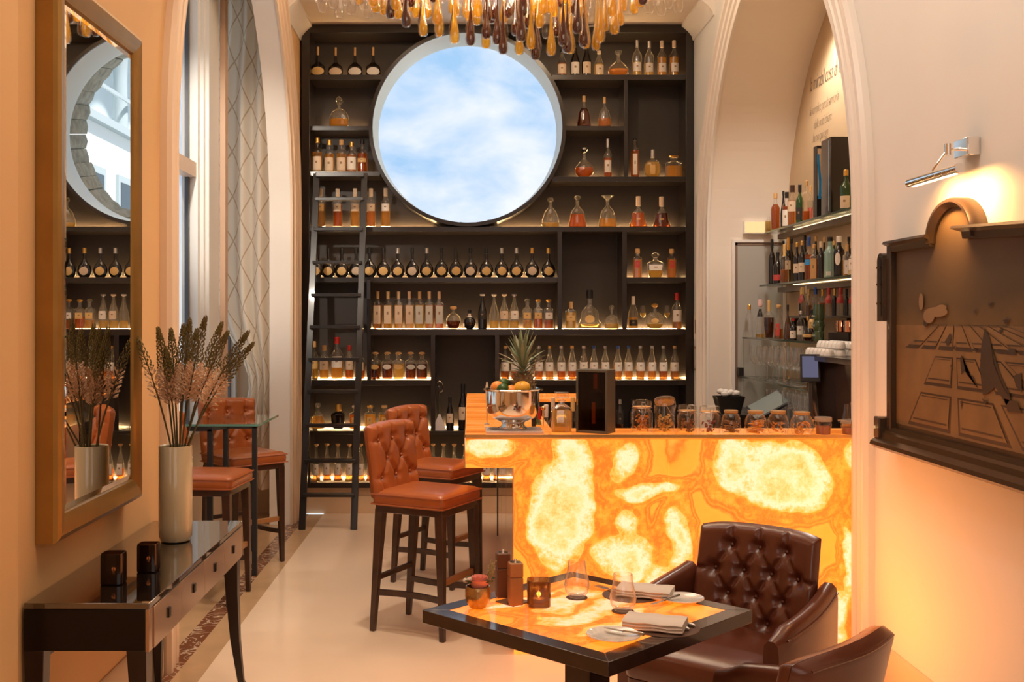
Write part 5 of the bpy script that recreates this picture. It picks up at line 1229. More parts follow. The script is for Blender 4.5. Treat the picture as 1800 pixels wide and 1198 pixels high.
bottle((X(1047, 5.14)+.003*c_, 5.14+.003*s2, HB+.013), .066, .265, 'whisky', 'dark bottle with gold foil neck and gold emblem inside the display case', body=glass, liq=brownL, fill=.66, lab=labG, lz=(.12,.5), lw=.28, cap=capG, cz=.74, rz=angs(-30))
# jars
def jar(px0, px1, top, base, kind, stuffing, label):
    p = Bp((px0+px1)/2, base); s = Bs(base); r = (px1-px0)/2/s; h = (base-top)/s
    p = (p[0], p[1]+r*.6, HB)
    t = thing('storage_jar', label, 'jar', p)
    if kind == 'clip': P = [(.88,0),(.97,.03),(1,.08),(1,.58),(.92,.66),(.78,.70),(.80,.72),(.80,.78)]
    elif kind == 'cork': P = [(.70,0),(.84,.03),(.98,.2),(1,.4),(.94,.62),(.76,.80),(.64,.86),(.64,.9)]
    else: P = [(.84,0),(.88,.04),(.92,.5),(.96,.54),(.96,.74)]
    MB().lathe([(a*r, b*h) for a, b in P], 22, c1=False).build('glass_body', thin_glass('jar_glass', (.97,.97,.95), 1, ior=1.65), t)
    if kind == 'clip' or kind == 'open':
        pass
    if kind == 'cork': MB().lathe([(.60*r,.86*h),(.66*r,.885*h),(.70*r,.9*h),(.70*r,.985*h),(.66*r,h)], 20).build('lid', mat('bamboo_lid', (.45, .25, .09), .55), t)
    elif kind == 'clip':
        MB().lathe([(.84*r,.79*h),(.90*r,.81*h),(.90*r,.93*h),(.84*r,.97*h),(.5*r,1.0*h)], 22).build('lid', thin_glass('jar_glass'), t)
        MB().lathe([(.83*r,.775*h),(.86*r,.785*h),(.83*r,.795*h)], 22).build('rubber_seal', mat('orange_seal', (.7,.35,.12), .6), t)
        q = r*.95
        MB().tube([(-.16*r,-q,.84*h),(-.16*r,-q-.003,.66*h),(-.05*r,-q-.004,.52*h),(.05*r,-q-.004,.52*h),(.16*r,-q-.003,.66*h),(.16*r,-q,.84*h),(.16*r,-q,.93*h),(-.16*r,-q,.93*h),(-.16*r,-q,.84*h)], .0012, 6).tube([(q*math.cos(a), q*math.sin(a), .76*h) for a in [2*PI*k/20 for k in range(21)]], .0012, 5).build('wire_clip', steel, t)
    elif kind == 'open':
        M_ = Matrix.Translation((0, .0, .86*h)) @ Matrix.Rotation(-.45, 4, 'X')
        MB().lathe([(.90*r,-.06*h),(.95*r,0),(.95*r,.04*h),(.6*r,.07*h)], 22, M=M_).build('lid', thin_glass('jar_glass'), t)
        MB().tube([(r*.9, 0, .6*h), (r*.98, -.01, .72*h), (r*.95, .0, .86*h)], .0015, 5).tube([(.0,-r*.98,.74*h),(r*.5,-r*.9,.50*h),(r*.75,-r*.6,.45*h)], .0012, 5).build('wire_clip', steel, t)
    else: MB().lathe([(1.0*r,.75*h),(1.02*r,.77*h),(1.02*r,.92*h),(.96*r,1.0*h),(.3*r,1.0*h)], 22).build('lid', mat('clear_lid', (.75,.62,.5), .2, trans=.6), t)
    fm, form = stuffing; fl = MB(); random.seed(int(px0)); fh = {'chips': .52, 'leaf': .44, 'curl': .42, 'dark': .45, 'rind': .5, 'powder': .5}[form]
    if form == 'powder': fl.lathe([(.80*r,.02*h),(.82*r,.3*h),(.80*r,fh*h),(.1*r,fh*h*1.04)], 18)
    else:
        nn = {'chips': 46, 'leaf': 60, 'curl': 12, 'dark': 26, 'rind': 30}[form]
        for k in range(nn):
            a = random.uniform(0, 2*PI); rr = .66*r*math.sqrt(random.random()); z = h*(.03+fh*random.random()); c = Vector((rr*math.cos(a), rr*math.sin(a), z))
            if form in ('curl', 'rind'):
                r2 = r*random.uniform(.22, .42); tl = random.uniform(-.5, .5); pts = []
                c = Vector((c.x*.7, c.y*.7, max(r2*.9, z))) if form == 'curl' else Vector((c.x*.6, c.y*.6, z))
                for q in range(9):
                    b = -.4+q*.45+a
                    v = Vector((r2*math.cos(b), .25*r2*math.sin(b+tl), r2*.9*math.sin(b))) if form == 'curl' else Vector((r2*1.3*math.cos(b), r2*math.sin(b), .1*r2*math.sin(2*b)+.02*h))
                    pts.append(c+v)
                fl.tube(pts, r*.05, 5)
            else:
                q = r*random.uniform(.14, .26); n_ = Vector((random.uniform(-1,1), random.uniform(-1,1), random.uniform(-1,1))).normalized(); u = n_.orthogonal().normalized(); w = n_.cross(u)
                fl.add([c+u*q, c+w*q*.7+n_*q*.2, c-u*q, c-w*q*.7+n_*q*.25, c+n_*q*.3], [(0,1,4),(1,2,4),(2,3,4),(3,0,4),(3,2,1,0)])
    fl.build('filling', fm, t, kind='stuff', smooth=(form in ('curl','rind','powder')))
dryO = mat('dried_orange', (.62, .26, .05), .6); dryL = mat('dried_lemongrass', (.50, .30, .08), .65); dryB = mat('dried_dark_herb', (.30, .14, .05), .65); dryR = mat('dried_red_strip', (.28, .06, .03), .6); peel = mat('orange_peel_strip', (.80, .34, .05), .5); powd = mat('red_brown_powder', (.34, .10, .04), .7)
jar(1111,1149,703,760,'clip',(dryO,'chips'),'clip-top jar of dried orange pieces, beside the display case')
jar(1151,1190,696,760,'open',(dryL,'leaf'),'tallest jar, its glass lid tilted open, with yellow dried leaves')
jar(1192,1228,711,760,'clip',(dryB,'leaf'),'clip-top jar of brown-green herbs between the open jar and a red one')
jar(1231,1269,713,761,'clip',(dryR,'dark'),'clip-top jar of dark red dried strips')
jar(1270,1305,721,762,'cork',(dryB,'rind'),'bamboo-lidded jar nearly empty, with a few dark curls')
jar(1312,1351,722,763,'cork',(peel,'rind'),'bamboo-lidded jar of coiled orange peel')
jar(1352,1390,722,763,'cork',(peel,'dark'),'bamboo-lidded jar with a low heap of orange strips')
jar(1393,1434,724,764,'cork',(peel,'curl'),'bamboo-lidded jar of upright curved orange peels')
jar(1435,1465,733,764,'lid',(powd,'powder'),'small screw-lid pot of red-brown powder')
jar(1481,1511,738,764,'lid',(powd,'powder'),'small screw-lid pot of powder against the arch jamb')
# bottles on the work shelf behind the bar front
wk = [(948,716,7,'red-capped red and white vermouth bottle tucked behind the decanter',capR,labRed,glass),(960,712,8,'blue and white label bottle behind the decanter',labW,capB,glass),(944,700,6,'thin bottle with silver cap behind the fruit bowl',capS,labW,greenG),(938,735,6,'dark blue bottle low behind the fruit bowl',capK,capB,darkG),(972,700,6,'bottle with buff capsule behind the decanter',labC,labW,darkG),(1007,699,7,'bottle with long gilt capsule between decanter and display case',labG,labK,darkG),(1015,722,6,'short dark bottle against the display case',capK,labK,darkG)]
for k, (px, top, w, txt, cp, lb, bd) in enumerate(wk):
    Y = 5.43+.05*(k % 3); z = Z(top, Y)
    bottle((X(px, Y), Y, .82), .05+.003*(k % 2), z-.82, 'std', txt, body=bd, liq=amberD if bd is glass else None, fill=.5, lab=lb, lz=(.2,.55), cap=cp, cz=.80)

# ---------------- alcove shelves ----------------
XA = 2.37
asf = thing('glass_shelving', 'tiered glass bottle shelving lit from below in the arched alcove', 'shelf', (0,0,0))
# board: front edge X, height from sight lines at the far end Y=8.06
ya_, yb_ = 5.15, 8.06
LV = [(X(1344, yb_), Z(408, yb_)), (X(1335, yb_), Z(501, yb_)), (X(1305, yb_), Z(592, yb_)), (X(1305, yb_), Z(661, yb_))]
for x, z in LV:
    lo_ = ya_ if (x, z) in LV[:2] else 6.60 if (x, z) == LV[3] else 6.45
    MB().box(x, XA-.002, lo_, yb_, z-.012, z).build('glass_board', glassS, asf, bevel=.001)
    if lo_ == 6.45: MB().box(2.20, XA-.002, ya_, 6.449, z-.012, z).build('glass_board', glassS, asf, bevel=.001)
    MB().box(x-.002, x-.0005, lo_, yb_, z-.012, z).build('board_edge', mat('board_edge_green', (.05, .08, .06), .15), asf)
for k in (0, 1):
    x, z = LV[k]
    MB().box(XA-.09, XA-.004, ya_, yb_-.05, z-.055, z-.02).build('light_trough', mat('trough_bronze', (.16, .11, .07), .35, metal=.5), asf)
    MB().box(XA-.05, XA-.02, ya_, yb_-.3, z-.0195, z-.017).build('light_strip', ledW, asf)
for x, y in ((LV[3][0]+.005, 8.05), (LV[3][0]+.005, 6.9)):
    MB().box(x-.004, x, y-.012, y, .9, LV[2][1]-.013).build('upright', glassS, asf)
MB().tube([(LV[2][0]+.06, 7.2, LV[3][1]), (LV[2][0]+.06, 7.2, LV[2][1]-.013)], .004).build('support_rod', chrome, asf)
# back counter
bc = thing('back_counter', 'dark back counter under the alcove shelves', 'counter', (0,0,0))
MB().box(1.95, XA-.002, 5.1, 8.08, .86, .90).build('worktop', gunmetal, bc, bevel=.002)
MB().box(1.99, XA-.004, 5.12, 8.06, .0, .858).build('cabinet', blackwood, bc)
def al(px, base_level, xoff, top, w, kind, label, name='bottle', cat='bottle', **kw):
    """bottle on alcove board n, seen at px; xoff metres in from the front edge"""
    x0, z = LV[base_level] if base_level >= 0 else (2.0, .90)
    x = x0+xoff; Y = F*x/(px-VX); s = F/Y
    h = Z(top, Y)-z
    return bottle((x, Y, z), w/s, h, kind, label, rz=-.6, name=name, cat=cat, group=kw.pop('group', None), **kw)
top1 = [(1351,381,13,'tall','small amber bottle at the far end of the top alcove shelf',dict(body=glass,liq=gold,fill=.7,cap=None),.02),
 (1355,338,14,'square','bottle with brown collar and red-brown label, second from the far end of the top shelf',dict(liq=amberD,lab=labRed,lz=(.1,.42),cap=capK,cz=.85),.07),
 (1363,340,16,'std','dark amber bottle with cork at the far end of the top alcove shelf',dict(liq=amberD,fill=.7,cap=cork,cz=.86),.02),
 (1383,338,15,'whisky','bottle with white label wrapped low and black cap on the top shelf',dict(liq=amberD,fill=.6,lab=labW,lz=(.05,.5),cap=capK,cz=.84),.05),
 (1393,326,17,'whisky','large amber bottle with cream label and brown stopper on the top shelf',dict(liq=rose,fill=.62,lab=labC,lz=(.34,.6),cap=darkwood,cz=.83),.03),
 (1377,336,10,'slope','slender dark bottle with black cap squeezed between two amber ones',dict(body=darkG,lab=labK,cap=capK),.1),
 (1406,325,14,'std','green bottle with black and white label on the top shelf',dict(body=greenG,lab=labK,lz=(.1,.42),cap=capK,cz=.82),.05),
 (1418,318,13,'slim','tall clear slim bottle with brown foot and cork knob on the top shelf',dict(liq=amberD,fill=.24,cap=cork,cz=.88),.02),
 (1425,327,11,'std','clear bottle with red and white label beside the blue-printed box',dict(liq=clearL,lab=labRed,lz=(.1,.4),cap=cork,cz=.85),.08)]
for px, top, w, kd, txt, kw, xo in top1: al(px, 0, xo, top, w, kd, txt, **kw)
al(1487, 0, .05, 299, 20, 'std', 'green bottle with cream label on the top shelf in front of the tall black box', body=greenG, liq=None, lab=labC, lz=(.06,.36), cap=capG, cz=.86)
# tall boxes on the top shelf
x0, z0 = LV[0]
def apos(px, xo, lv): x = LV[lv][0]+xo; return (x, F*x/(px-VX), LV[lv][1])
p = apos(1441, .05, 0); s = F/p[1]
g = thing('gift_box', 'slim black gift box with blue ribbon print on the top alcove shelf', 'box', p, -.0)
hh = Z(257, p[1])-z0; MB().box(-.03, .035, -.035, .035, 0, hh).build('case', capK, g, bevel=.002)
MB().box(-.026, .030, -.037, -.0355, .14, hh-.02).build('printed_panel', labC, g)
MB().rings([[(-.018+.006*math.sin(v*5)-.006, -.038, .12+.37*v*hh/.6), (-.018+.006*math.sin(v*5)+.012*(1-.3*v), -.038, .12+.37*v*hh/.6), (-.018+.006*math.sin(v*5)+.012*(1-.3*v), -.039, .12+.37*v*hh/.6), (-.018+.006*math.sin(v*5)-.006, -.039, .12+.37*v*hh/.6)] for v in [k/12 for k in range(13)]]).build('blue_ribbon', mat('bright_blue_print', (.03, .32, .75), .4), g)
p = apos(1470, .08, 0); g = thing('gift_box', 'large glossy black presentation box, tallest on the alcove shelf', 'box', p); hh = Z(244, p[1])-z0
MB().box(-.065, .07, -.09, .09, 0, hh).build('case', mat('gloss_black', (.012,.009,.008), .15, coat=.6), g, bevel=.003); MB().box(-.066, -.0652, -.06, -.05, .02, hh-.02).build('blue_edge_line', mat('pale_blue_edge', (.25,.42,.55), .3), g)
# second shelf: front and back ranks
lv2 = [(1357,421,12,'std','slim dark wine bottle first in line on the second alcove shelf',dict(body=darkG,cap=capK,cz=.8),.03),
 (1367,444,15,'std','dark bottle with pink label near the far end of the second shelf',dict(body=darkG,lab=labRed,lz=(.1,.28),cap=capK),.03),
 (1379,430,14,'square','amber-necked bottle with orange patterned foot on the second shelf',dict(liq=rose,fill=.35,cap=labG,cz=.7),.04),
 (1386,418,12,'std','dark bottle with long orange capsule on the second shelf',dict(body=darkG,cap=mat('orange_capsule',(.85,.40,.06),.4),cz=.7,lab=labC,lz=(.3,.5)),.08),
 (1401,427,13,'std','first of two dark bottles with cream labels on the second shelf',dict(body=darkG,lab=labC,lz=(.22,.46),cap=capG,cz=.9),.04),
 (1410,424,13,'std','second of two dark bottles with cream labels on the second shelf',dict(body=darkG,lab=labC,lz=(.22,.46),cap=capG,cz=.9),.04),
 (1422,417,14,'std','brown bottle with bright blue band on the second shelf',dict(liq=amberD,fill=.6,lab=mat('bright_blue_print',(.03,.32,.75),.4),lz=(.36,.48),cap=capB,cz=.8),.05),
 (1431,430,13,'square','bottle with tall brown paper label beside the blue-banded one',dict(body=glass,liq=amberD,lab=cork,lz=(.02,.6),cap=cork),.02),
 (1443,425,14,'std','dark bottle with cream collar between the paper-labelled and pale green ones',dict(body=darkG,cap=labC,cz=.85),.05),
 (1449,417,10,'std','tall dark bottle with orange cap behind the pale green one',dict(body=darkG,cap=cork,cz=.88),.14),
 (1459,417,20,'whisky','pale blue-green square bottle, brightest on the second shelf',dict(body=mat('pale_aqua_glass',(.45,.75,.68),.08,trans=.6,coat=.5),cap=capK,cz=.9,lab=labP,lz=(.05,.15),lw=.4),.03),
 (1475,416,19,'whisky','black bottle with white diamond label and white stopper on the second shelf',dict(body=darkG,lab=labW,lz=(.28,.6),shape='oval',lw=.5,cap=labW,cz=.86),.03),
 (1489,430,13,'square','amber bottle with silver side label near the arch jamb, second shelf',dict(liq=amber,fill=.5,lab=labW,lz=(.05,.5),lw=.5,cap=cork,cz=.8),.03),
 (1498,436,13,'std','clear bottle with white and green label against the arch jamb, second shelf',dict(liq=clearL,lab=labW,lz=(.2,.6),cap=capK),.04),
 (1391,420,11,'std','tall black bottle in the back rank of the second shelf, beside the orange capsule',dict(body=darkG,cap=capK),.12),
 (1377,424,10,'std','short black-capped bottle at the far end of the back rank, second shelf',dict(body=darkG,cap=capK),.12),
 (1415,414,11,'std','black-topped bottle behind the two cream-labelled bottles',dict(body=darkG,cap=capK),.14),
 (1434,416,11,'std','orange-capped bottle in the back rank, second shelf',dict(body=darkG,cap=cork),.15),
 (1466,424,10,'std','green-yellow liqueur bottle behind the pale green one',dict(body=greenG,cap=labG),.13),
 (1492,417,12,'std','black-lidded bottle in the back rank beside the arch jamb',dict(body=darkG,cap=capK),.13)]
for px, top, w, kd, txt, kw, xo in lv2: al(px, 1, xo, top, w, kd, txt, **kw)
# third shelf: front rank on the glass, rear rank on a step
stp = thing('shelf_riser', 'narrow black riser step at the back of the third alcove shelf', 'shelf', (0,0,0))
ZR = LV[2][1]+.155
MB().box(XA-.16, XA-.004, 5.2, 7.55, ZR-.015, ZR).build('step_board', blackwood, stp, bevel=.002)
for y in (5.3, 6.4, 7.5): MB().box(XA-.14, XA-.02, y-.006, y+.006, LV[2][1]+.0005, ZR-.0155).build('bracket', blackwood, stp)
lv3 = [(1317,536,13,'whisky','empty clear bottle with metal cap at the free end of the third shelf',dict(liq=None,cap=capG,cz=.85),.04),
 (1337,526,18,'flare','clear flask with pink stopper and black sleeve on the third shelf',dict(liq=gold,fill=.1,lab=capK,lz=(.55,.75),cap=mat('pink_glass_stop',(.75,.5,.45),.2),cz=.8,ctype='knob'),.05),
 (1352,528,17,'drum','dark bottle with gilt neck on the third shelf, after the pink-stoppered flask',dict(body=glass,liq=brownL,fill=.55,cap=labG,cz=.72),.06),
 (1369,535,17,'flare','clear decanter with wide cork and pink label on the third shelf',dict(liq=rose,fill=.3,lab=labRed,lz=(.1,.45),lw=.5,cap=cork,cz=.88,ctype='knob'),.04),
 (1385,536,15,'pear','brown gourd-shaped bottle with black neck on the third shelf',dict(body=mat('brown_bottle_glass',(.07,.025,.008),.08,coat=.5),cap=capK,cz=.84),.03),
 (1395,560,13,'std','small dark bottle with framed white label on the third shelf',dict(body=darkG,lab=labW,lz=(.1,.45),cap=capR),.02),
 (1408,547,14,'whisky','clear cylindrical bottle beside the small framed-label bottle',dict(liq=clearL,fill=.4,lab=labP,lz=(.2,.5),cap=capS),.03),
 (1420,556,19,'wide','squat round bottle of dark spirit with gilt band before the green mug',dict(liq=brownL,fill=.3,lab=labG,lz=(.16,.28),cap=capG,cz=.85),.03),
 (1427,544,13,'std','bottle with gilt lettered label just behind the squat round one',dict(body=darkG,lab=labG,lz=(.4,.7),cap=capK),.10)]
for px, top, w, kd, txt, kw, xo in lv3: al(px, 2, xo, top, w, kd, txt, **kw)
rear = [(1362,507,9,cork,glass,amber,'amber'),(1378,505,9,cork,glass,gold,'golden'),(1392,503,10,labC,glass,gold,'golden, cork-topped'),(1402,517,9,capG,glass,amberD,'thin amber'),(1410,505,11,labG,darkG,None,'black, flared gold-topped'),(1422,508,11,labG,glass,clearL,'clear, gold-topped'),(1434,505,13,capB,glass,clearL,'purple-capped clear'),(1446,509,11,capG,glass,amberD,'gilt-capsuled'),(1457,506,13,labRed,glass,clearL,'red and white banded'),(1467,508,10,capG,darkG,None,'dark, brass-topped'),(1478,506,15,labRed,glass,clearL,'larger red and white banded'),(1488,508,10,capK,darkG,None,'plain black'),(1498,507,12,labRed,glass,clearL,'jamb-side red and white banded')]
for px, top, w, cp, bd, lq, txt in rear:
    x = XA-.09; Y = F*x/(px-VX)
    if Y > 7.45: Y = 7.45-(px-1360)*.004
    bottle((x, Y, ZR), w*Y/F, Z(top, Y)-ZR, 'std', '%s bottle standing on the black riser in the alcove' % txt, body=bd, liq=lq, fill=.5, lab=(labRed if 'red' in txt else None), lz=(.45,.75), cap=cp, cz=.76, rz=-.6)
# tiki mug, copper mug
p = apos(1439, .05, 2); t = thing('tiki_mug', 'green glazed stacked-face mug at the front of the third alcove shelf', 'mug', p)
gm = mat('green_glaze', (.045, .075, .03), .12, coat=.7); sc_ = F/p[1]; hh = Z(535, p[1])-p[2]
MB().lathe([(.028,0),(.030,.01),(.031,.05),(.027,.062),(.030,.07),(.035,.095),(.031,.118),(.028,.124),(.034,.14),(.033,.165),(.030,hh),(.026,hh),(.026,.02),(.001,.02)], 24).build('body', gm, t)
for z, r in ((.035, .031), (.095, .036), (.15, .034)):
    for a in (-.4, .4): MB().ball((-r*math.cos(a), -r*math.sin(a)-.0, z), .007, 8).build('carved_eye', mat('carved_pale', (.30,.32,.22), .4), t)
p = apos(1480, .10, 2)
for px, xo, txt, has in ((1478, .20, 'copper mug with round handle on the third alcove shelf', True), (1492, .20, 'copper mug beside the arch jamb on the third alcove shelf', True)):
    p = apos(px, xo, 2); p = (p[0], p[1], p[2]+.055); t = thing('copper_mug', txt, 'mug', p)
    MB().lathe([(.026,0),(.030,.004),(.031,.03),(.030,.07),(.028,.07),(.028,.01),(.001,.01)], 20).build('cup', copper, t)
    MB().tube([(-.028*0-.004,-.030,.06),(-.012,-.050,.058),(-.015,-.056,.035),(-.010,-.048,.014),(-.004,-.030,.012)], .0028, 6).build('handle', copper, t)
p0 = apos(1470, .20, 2); p1 = apos(1496, .20, 2)
st = MB().box(p0[0]-.03, p0[0]+.05, p1[1]-.04, p0[1]+.06, p0[2]+.0005, p0[2]+.054).build('mug_stand', blackwood, bevel=.002); tag(st, 'low dark stand under the copper mugs', 'stand')
# stemware: rows on the fourth board and on the counter
def wineglass(inv=False):
    P = [(.032,0),(.033,.002),(.006,.006),(.004,.012),(.004,.05),(.010,.058),(.030,.075),(.037,.095),(.036,.118),(.030,.145),(.0285,.145),(.034,.118),(.035,.095),(.028,.077),(.008,.061),(.001,.06)]
    return MB().lathe(P, 14).build('wine_glass', stemG)
def tumbler():
    P = [(.026,0),(.028,.003),(.033,.05),(.035,.09),(.0335,.09),(.0315,.05),(.027,.008),(.001,.008)]
    return MB().lathe(P, 14).build('tumbler', stemG)
wg = None; cnt = 0
WGL = 'clear balloon wine glass among those packed under the third alcove shelf'
for r_ in range(2):
    for k in range(9):
        x = LV[3][0]+.065+r_*.14; Y = 7.93-k*.15-(r_ % 2)*.07
        px = VX+F*x/Y
        if px > 1418: continue
        if wg is None: wg = wineglass(); tag(wg, WGL, 'glass', 'balloon glasses on the lower alcove shelf'); o = wg
        else: o = dup(wg, (0,0,0))
        o['label'] = 'balloon wine glass under the third alcove shelf, %s row, %s from the free end' % (['front', 'middle', 'back'][r_], ORD[k])
        o.location = (x, Y, LV[3][1]); o.scale = (1.25, 1.25, 1.62); o.rotation_euler = (0,0,k*.7)
tb = None
for r_ in range(2):
    for k in range(9):
        x = 2.04+r_*.11; Y = 7.3-k*.12-(r_ % 2)*.05; px = VX+F*x/Y
        if px > 1430 or px < 1325: continue
        for lev in (0, 1):
            if tb is None: tb = tumbler(); tag(tb, 'clear tumbler in the stacked rows on the back counter', 'glass', 'tumblers on the back counter'); o = tb
            else: o = dup(tb, (0,0,0))
            o['label'] = '%s tumbler on the back counter, %s row, %s along from the alcove door' % (['lower', 'upper'][lev], ['front', 'middle', 'back'][r_], ORD[k])
            o.location = (x, Y, .90+lev*.0925); o.scale = (1.05, 1.05, 1.0)
# coffee machine with cups, payment terminal
cmX, cmY = 2.02, 5.9
cmx = thing('coffee_machine', 'dark bronze angular coffee machine on the back counter', 'appliance', (0,0,0))
dk = mat('dark_bronze_shell', (.05, .035, .028), .22, metal=.5, coat=.4)
def q3(px, py, x): Y = F*x/(px-VX); return (x, Y, Z(py, Y))
x_a, x_b = 1.98, 2.19
ys = [F*x_a/(1412-VX), F*x_a/(1512-VX)]
zt2, zb2 = Z(622, ys[0]), .90
MB().rings([[(x_a-.02, ys[0], zt2-.03), (x_b, ys[0], zt2-.03), (x_b, ys[0], zt2), (x_a-.02, ys[0], zt2)], [(x_a-.02, ys[1], zt2-.03), (x_b, ys[1], zt2-.03), (x_b, ys[1], zt2), (x_a-.02, ys[1], zt2)]]).build('cup_tray', dk, cmx, bevel=.002)
for yy, w in ((ys[0]-.10, .12), (ys[1]+.14, .12)):
    MB().rings([[(x_a, yy-.10, zt2-.031), (x_b, yy-.10, zt2-.031), (x_b, yy+.09, zt2-.031), (x_a, yy+.09, zt2-.031)], [(x_a+.03, yy-.13, zb2), (x_b, yy-.13, zb2), (x_b, yy-.07, zb2), (x_a+.03, yy-.07, zb2)]]).build('leg_panel', dk, cmx)
MB().bar((x_a-.004, ys[0]-.02, zt2-.03), (x_a+.02, ys[0]-.19, zb2), .012, .01).build('edge_trim', copper, cmx)
MB().box(x_a+.12, x_b, ys[1]+.1, ys[0]-.08, .98, zt2-.04).build('body', mat('copper_tinted_panel', (.30,.14,.07), .15, metal=.8), cmx)
MB().tube([(x_a+.04, ys[1]+.20, 1.12), (x_a+.04, ys[1]+.20, 1.02)], .022, 14).build('group_head', chrome, cmx)
MB().tube([(x_a+.04, ys[1]+.20, 1.03), (x_a-.03, ys[1]+.24, 1.02)], .010, 8).build('portafilter', chrome, cmx)
MB().box(x_a+.0, x_b, ys[1]+.08, ys[0]-.10, .901, .925).build('drip_tray', steel, cmx)
# cups
def cup():
    return MB().lathe([(.038,0),(.040,.003),(.036,.035),(.026,.06),(.020,.066),(.018,.062),(.001,.060)], 16).build('coffee_cup', ceramic)
cp0 = None; n_ = 0
for row in range(3):
    for k in range(6):
        for lev in range(2 if row else 1):
            x = x_a+.03+row*.066; Y = ys[0]-.04-k*.066
            if cp0 is None: cp0 = cup(); tag(cp0, 'white coffee cup upturned on top of the coffee machine', 'cup', 'white cups on the coffee machine'); o = cp0
            else: o = dup(cp0, (0,0,0))
            o['label'] = 'white upturned coffee cup, %s layer, %s row, %s from the till screen side' % (['bottom', 'top'][lev], ['front', 'middle', 'back'][row], ORD[k])
            o.location = (x, Y, zt2+lev*.041); o.scale = (.78, .78, .62); n_ += 1
# payment terminal
pt = thing('payment_terminal', 'till screen on a bracket in front of the coffee machine', 'screen', (X(1424, 6.15)-.0, 6.15, Z(645, 6.15)), angs(-8)); pt.rotation_euler = (angs(-14), 0, angs(-12))
MB().box(-.055, .055, -.006, .012, -.085, .075).build('casing', capK, pt, bevel=.003)
MB().box(-.043, .043, -.0075, -.0062, -.060, .062).build('screen', emit('till_screen', (.20, .19, .30), .32), pt)
MB().box(-.01, .01, .013, .03, -.33, .03).build('stand_pole', dk, pt)
# black holder with white cloth, tilted till
bh = thing('napkin_caddy', 'black box caddy on the back counter by the alcove door', 'caddy', (X(1281, 7.55), 7.55, .93))
MB().rr([(.07,.06,.01,-.03),(.10,.075,.012,.09),(.094,.069,.01,.09),(.07,.055,.01,.0)], 3).build('box', capK, bh)
cl = MB(); random.seed(2)
for k in range(7): cl.ball((X(1281,7.55)-.05+.017*k, 7.55+random.uniform(-.03,.03), 1.035+random.uniform(0,.018)), .030, 9, sz=.7)
tag(cl.build('folded_cloth', ceramic), 'crumpled white cloth piled in the black caddy', 'cloth')
st = MB().box(X(1281,7.55)-.08, 1.935, 7.45, 7.7, .0, .899).build('side_counter', blackwood, bevel=.004); tag(st, 'black side counter below the caddy at the end of the alcove', 'counter')
tl = thing('till', 'tilted grey glass-topped till panel behind the jars', 'till', (X(1345, 7.0), 7.0, 1.0)); tl.rotation_euler = (angs(25), angs(-28), 0)
MB().box(-.10, .14, -.09, .09, -.02, .0).build('casing', gunmetal, tl, bevel=.003); MB().box(-.09, .13, -.08, .08, .0005, .002).build('glass_panel', mat('grey_glass_panel', (.22,.27,.27), .1, coat=.5), tl)
MB().box(-.02, .05, -.04, .04, -.13, -.02).build('stand', gunmetal, tl)
# card on the counter, orange bottle
ob = thing('juice_bottle', 'tall bottle of orange juice beside the arch jamb behind the bar', 'bottle', (X(1490, 5.6), 5.6, .82))
MB().lathe([(.028,0),(.030,.01),(.030,.22),(.02,.25),(.016,.30)], 18).build('body', thin_glass('jar_glass'), ob); MB().lathe([(.027,.005),(.027,.21)], 18).build('juice', mat('orange_juice', (.95,.32,.03), .4), ob)
# door and wall lamp at the end of the alcove
YD = 8.10
d1 = MB().box(X(1286, YD), X(1291, YD), YD-.018, YD-.001, 0, Z(421, YD)).build('door_1', trimM); struct(d1)
MB().box(X(1291, YD), 2.365, YD-.018, YD-.001, Z(426, YD), Z(421, YD)).build('door_frame', trimM, d1)
MB().box(X(1291, YD), X(1296, YD), YD-.010, YD-.001, 0, Z(426, YD)).box(X(1291, YD), 2.355, YD-.010, YD-.001, Z(431, YD), Z(426, YD)).build('door_stop', mat('dull_brown', (.25,.17,.12), .5), d1)
MB().box(X(1296, YD), 2.355, YD-.006, YD-.001, 0, Z(431, YD)).build('door_leaf', mat('grey_door_paint', (.45, .43, .39), .35), d1)
MB().box(2.345, 2.366, YD-.02, YD-.001, 0, Z(421, YD)).build('door_frame', trimM, d1)
MB().box(X(1292, YD)+.01, X(1292, YD)+.05, YD-.07, YD-.006, Z(660, YD), Z(645, YD)).build('door_handle', capK, d1, bevel=.003)
nl = thing('step_light', 'small rectangular recessed wall light glowing above the alcove door', 'lamp', (0,0,0))
MB().box(X(1305, YD), X(1345, YD), YD-.045, YD-.005, Z(411, YD), Z(389, YD)).build('frame', trimM, nl)
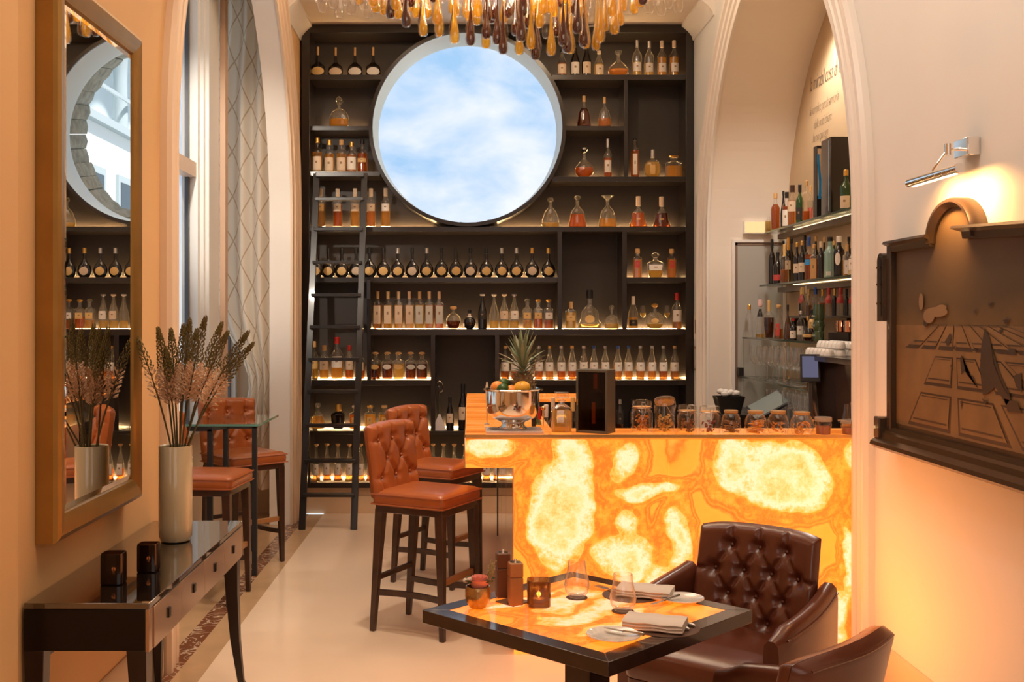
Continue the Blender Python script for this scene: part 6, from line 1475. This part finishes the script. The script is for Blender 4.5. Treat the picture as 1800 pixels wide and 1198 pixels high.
MB().box(X(1307, YD), X(1344, YD), YD-.047, YD-.0455, Z(409.5, YD), Z(390.5, YD)).build('diffuser', emit('step_glow', (1, .66, .30), .62), nl)
# handwriting on the alcove wall
def script(txt, px, py, size, lab_):
    c = bpy.data.curves.new('wall_lettering_text', 'FONT'); c.body = txt; c.size = size; c.shear = .45; c.extrude = .0003; c.space_character = .92; c.offset = -.0022
    q = bpy.data.objects.new('tmp', c); me = bpy.data.meshes.new_from_object(q); bpy.data.objects.remove(q); me.materials.clear(); me.materials.append(mat('grey_ink', (.10,.07,.05), .7))
    o = bpy.data.objects.new('wall_lettering', me); COL.objects.link(o)
    Y = F*(XA-.003)/(px-VX); o.location = (XA-.003, Y, Z(py, Y)); o.rotation_euler = (PI/2, 0, -PI/2); o.scale = (.8, 1.3, 1)
    tag(o, lab_, 'lettering', 'handwritten lines on the alcove wall'); return o
for tx, px, py, sz_, lb in (('la mirabil cosa di luce', 1423, 163, .115, 'largest slanted handwritten line, topmost on the alcove wall'), ('la semplice parola armonia', 1423, 205, .075, 'second handwritten line down on the alcove wall'), ('delle notti chiare', 1430, 228, .075, 'third handwritten line down on the alcove wall'), ('fra noi qui oggi', 1428, 252, .075, 'lowest handwritten line, just above the black gift boxes')): script(tx, px, py, sz_, lb)
# panels on the right wall beyond the arch
sp_ = thing('thermostat', 'white wall control panel with dark display beside the shelving', 'switch', (0,0,0))
ya1_, ya2_ = F*XR/(1233-VX), F*XR/(1222-VX)
MB().box(XR-.012, XR-.0005, ya1_, ya2_, Z(596, 8.45), Z(553, 8.45)).build('plate', trimM, sp_, bevel=.002); MB().box(XR-.014, XR-.0125, ya1_+.05, ya2_-.05, Z(586, 8.45), Z(562, 8.45)).build('display', capK, sp_)
nf = thing('framed_notice', 'small framed notice beneath the wall control panel', 'picture', (0,0,0))
MB().box(XR-.012, XR-.0005, ya1_, ya2_, Z(652, 8.45), Z(609, 8.45)).build('frame', goldframe, nf); MB().box(XR-.014, XR-.0125, ya1_+.03, ya2_-.03, Z(648, 8.45), Z(613, 8.45)).build('sheet', labP, nf)
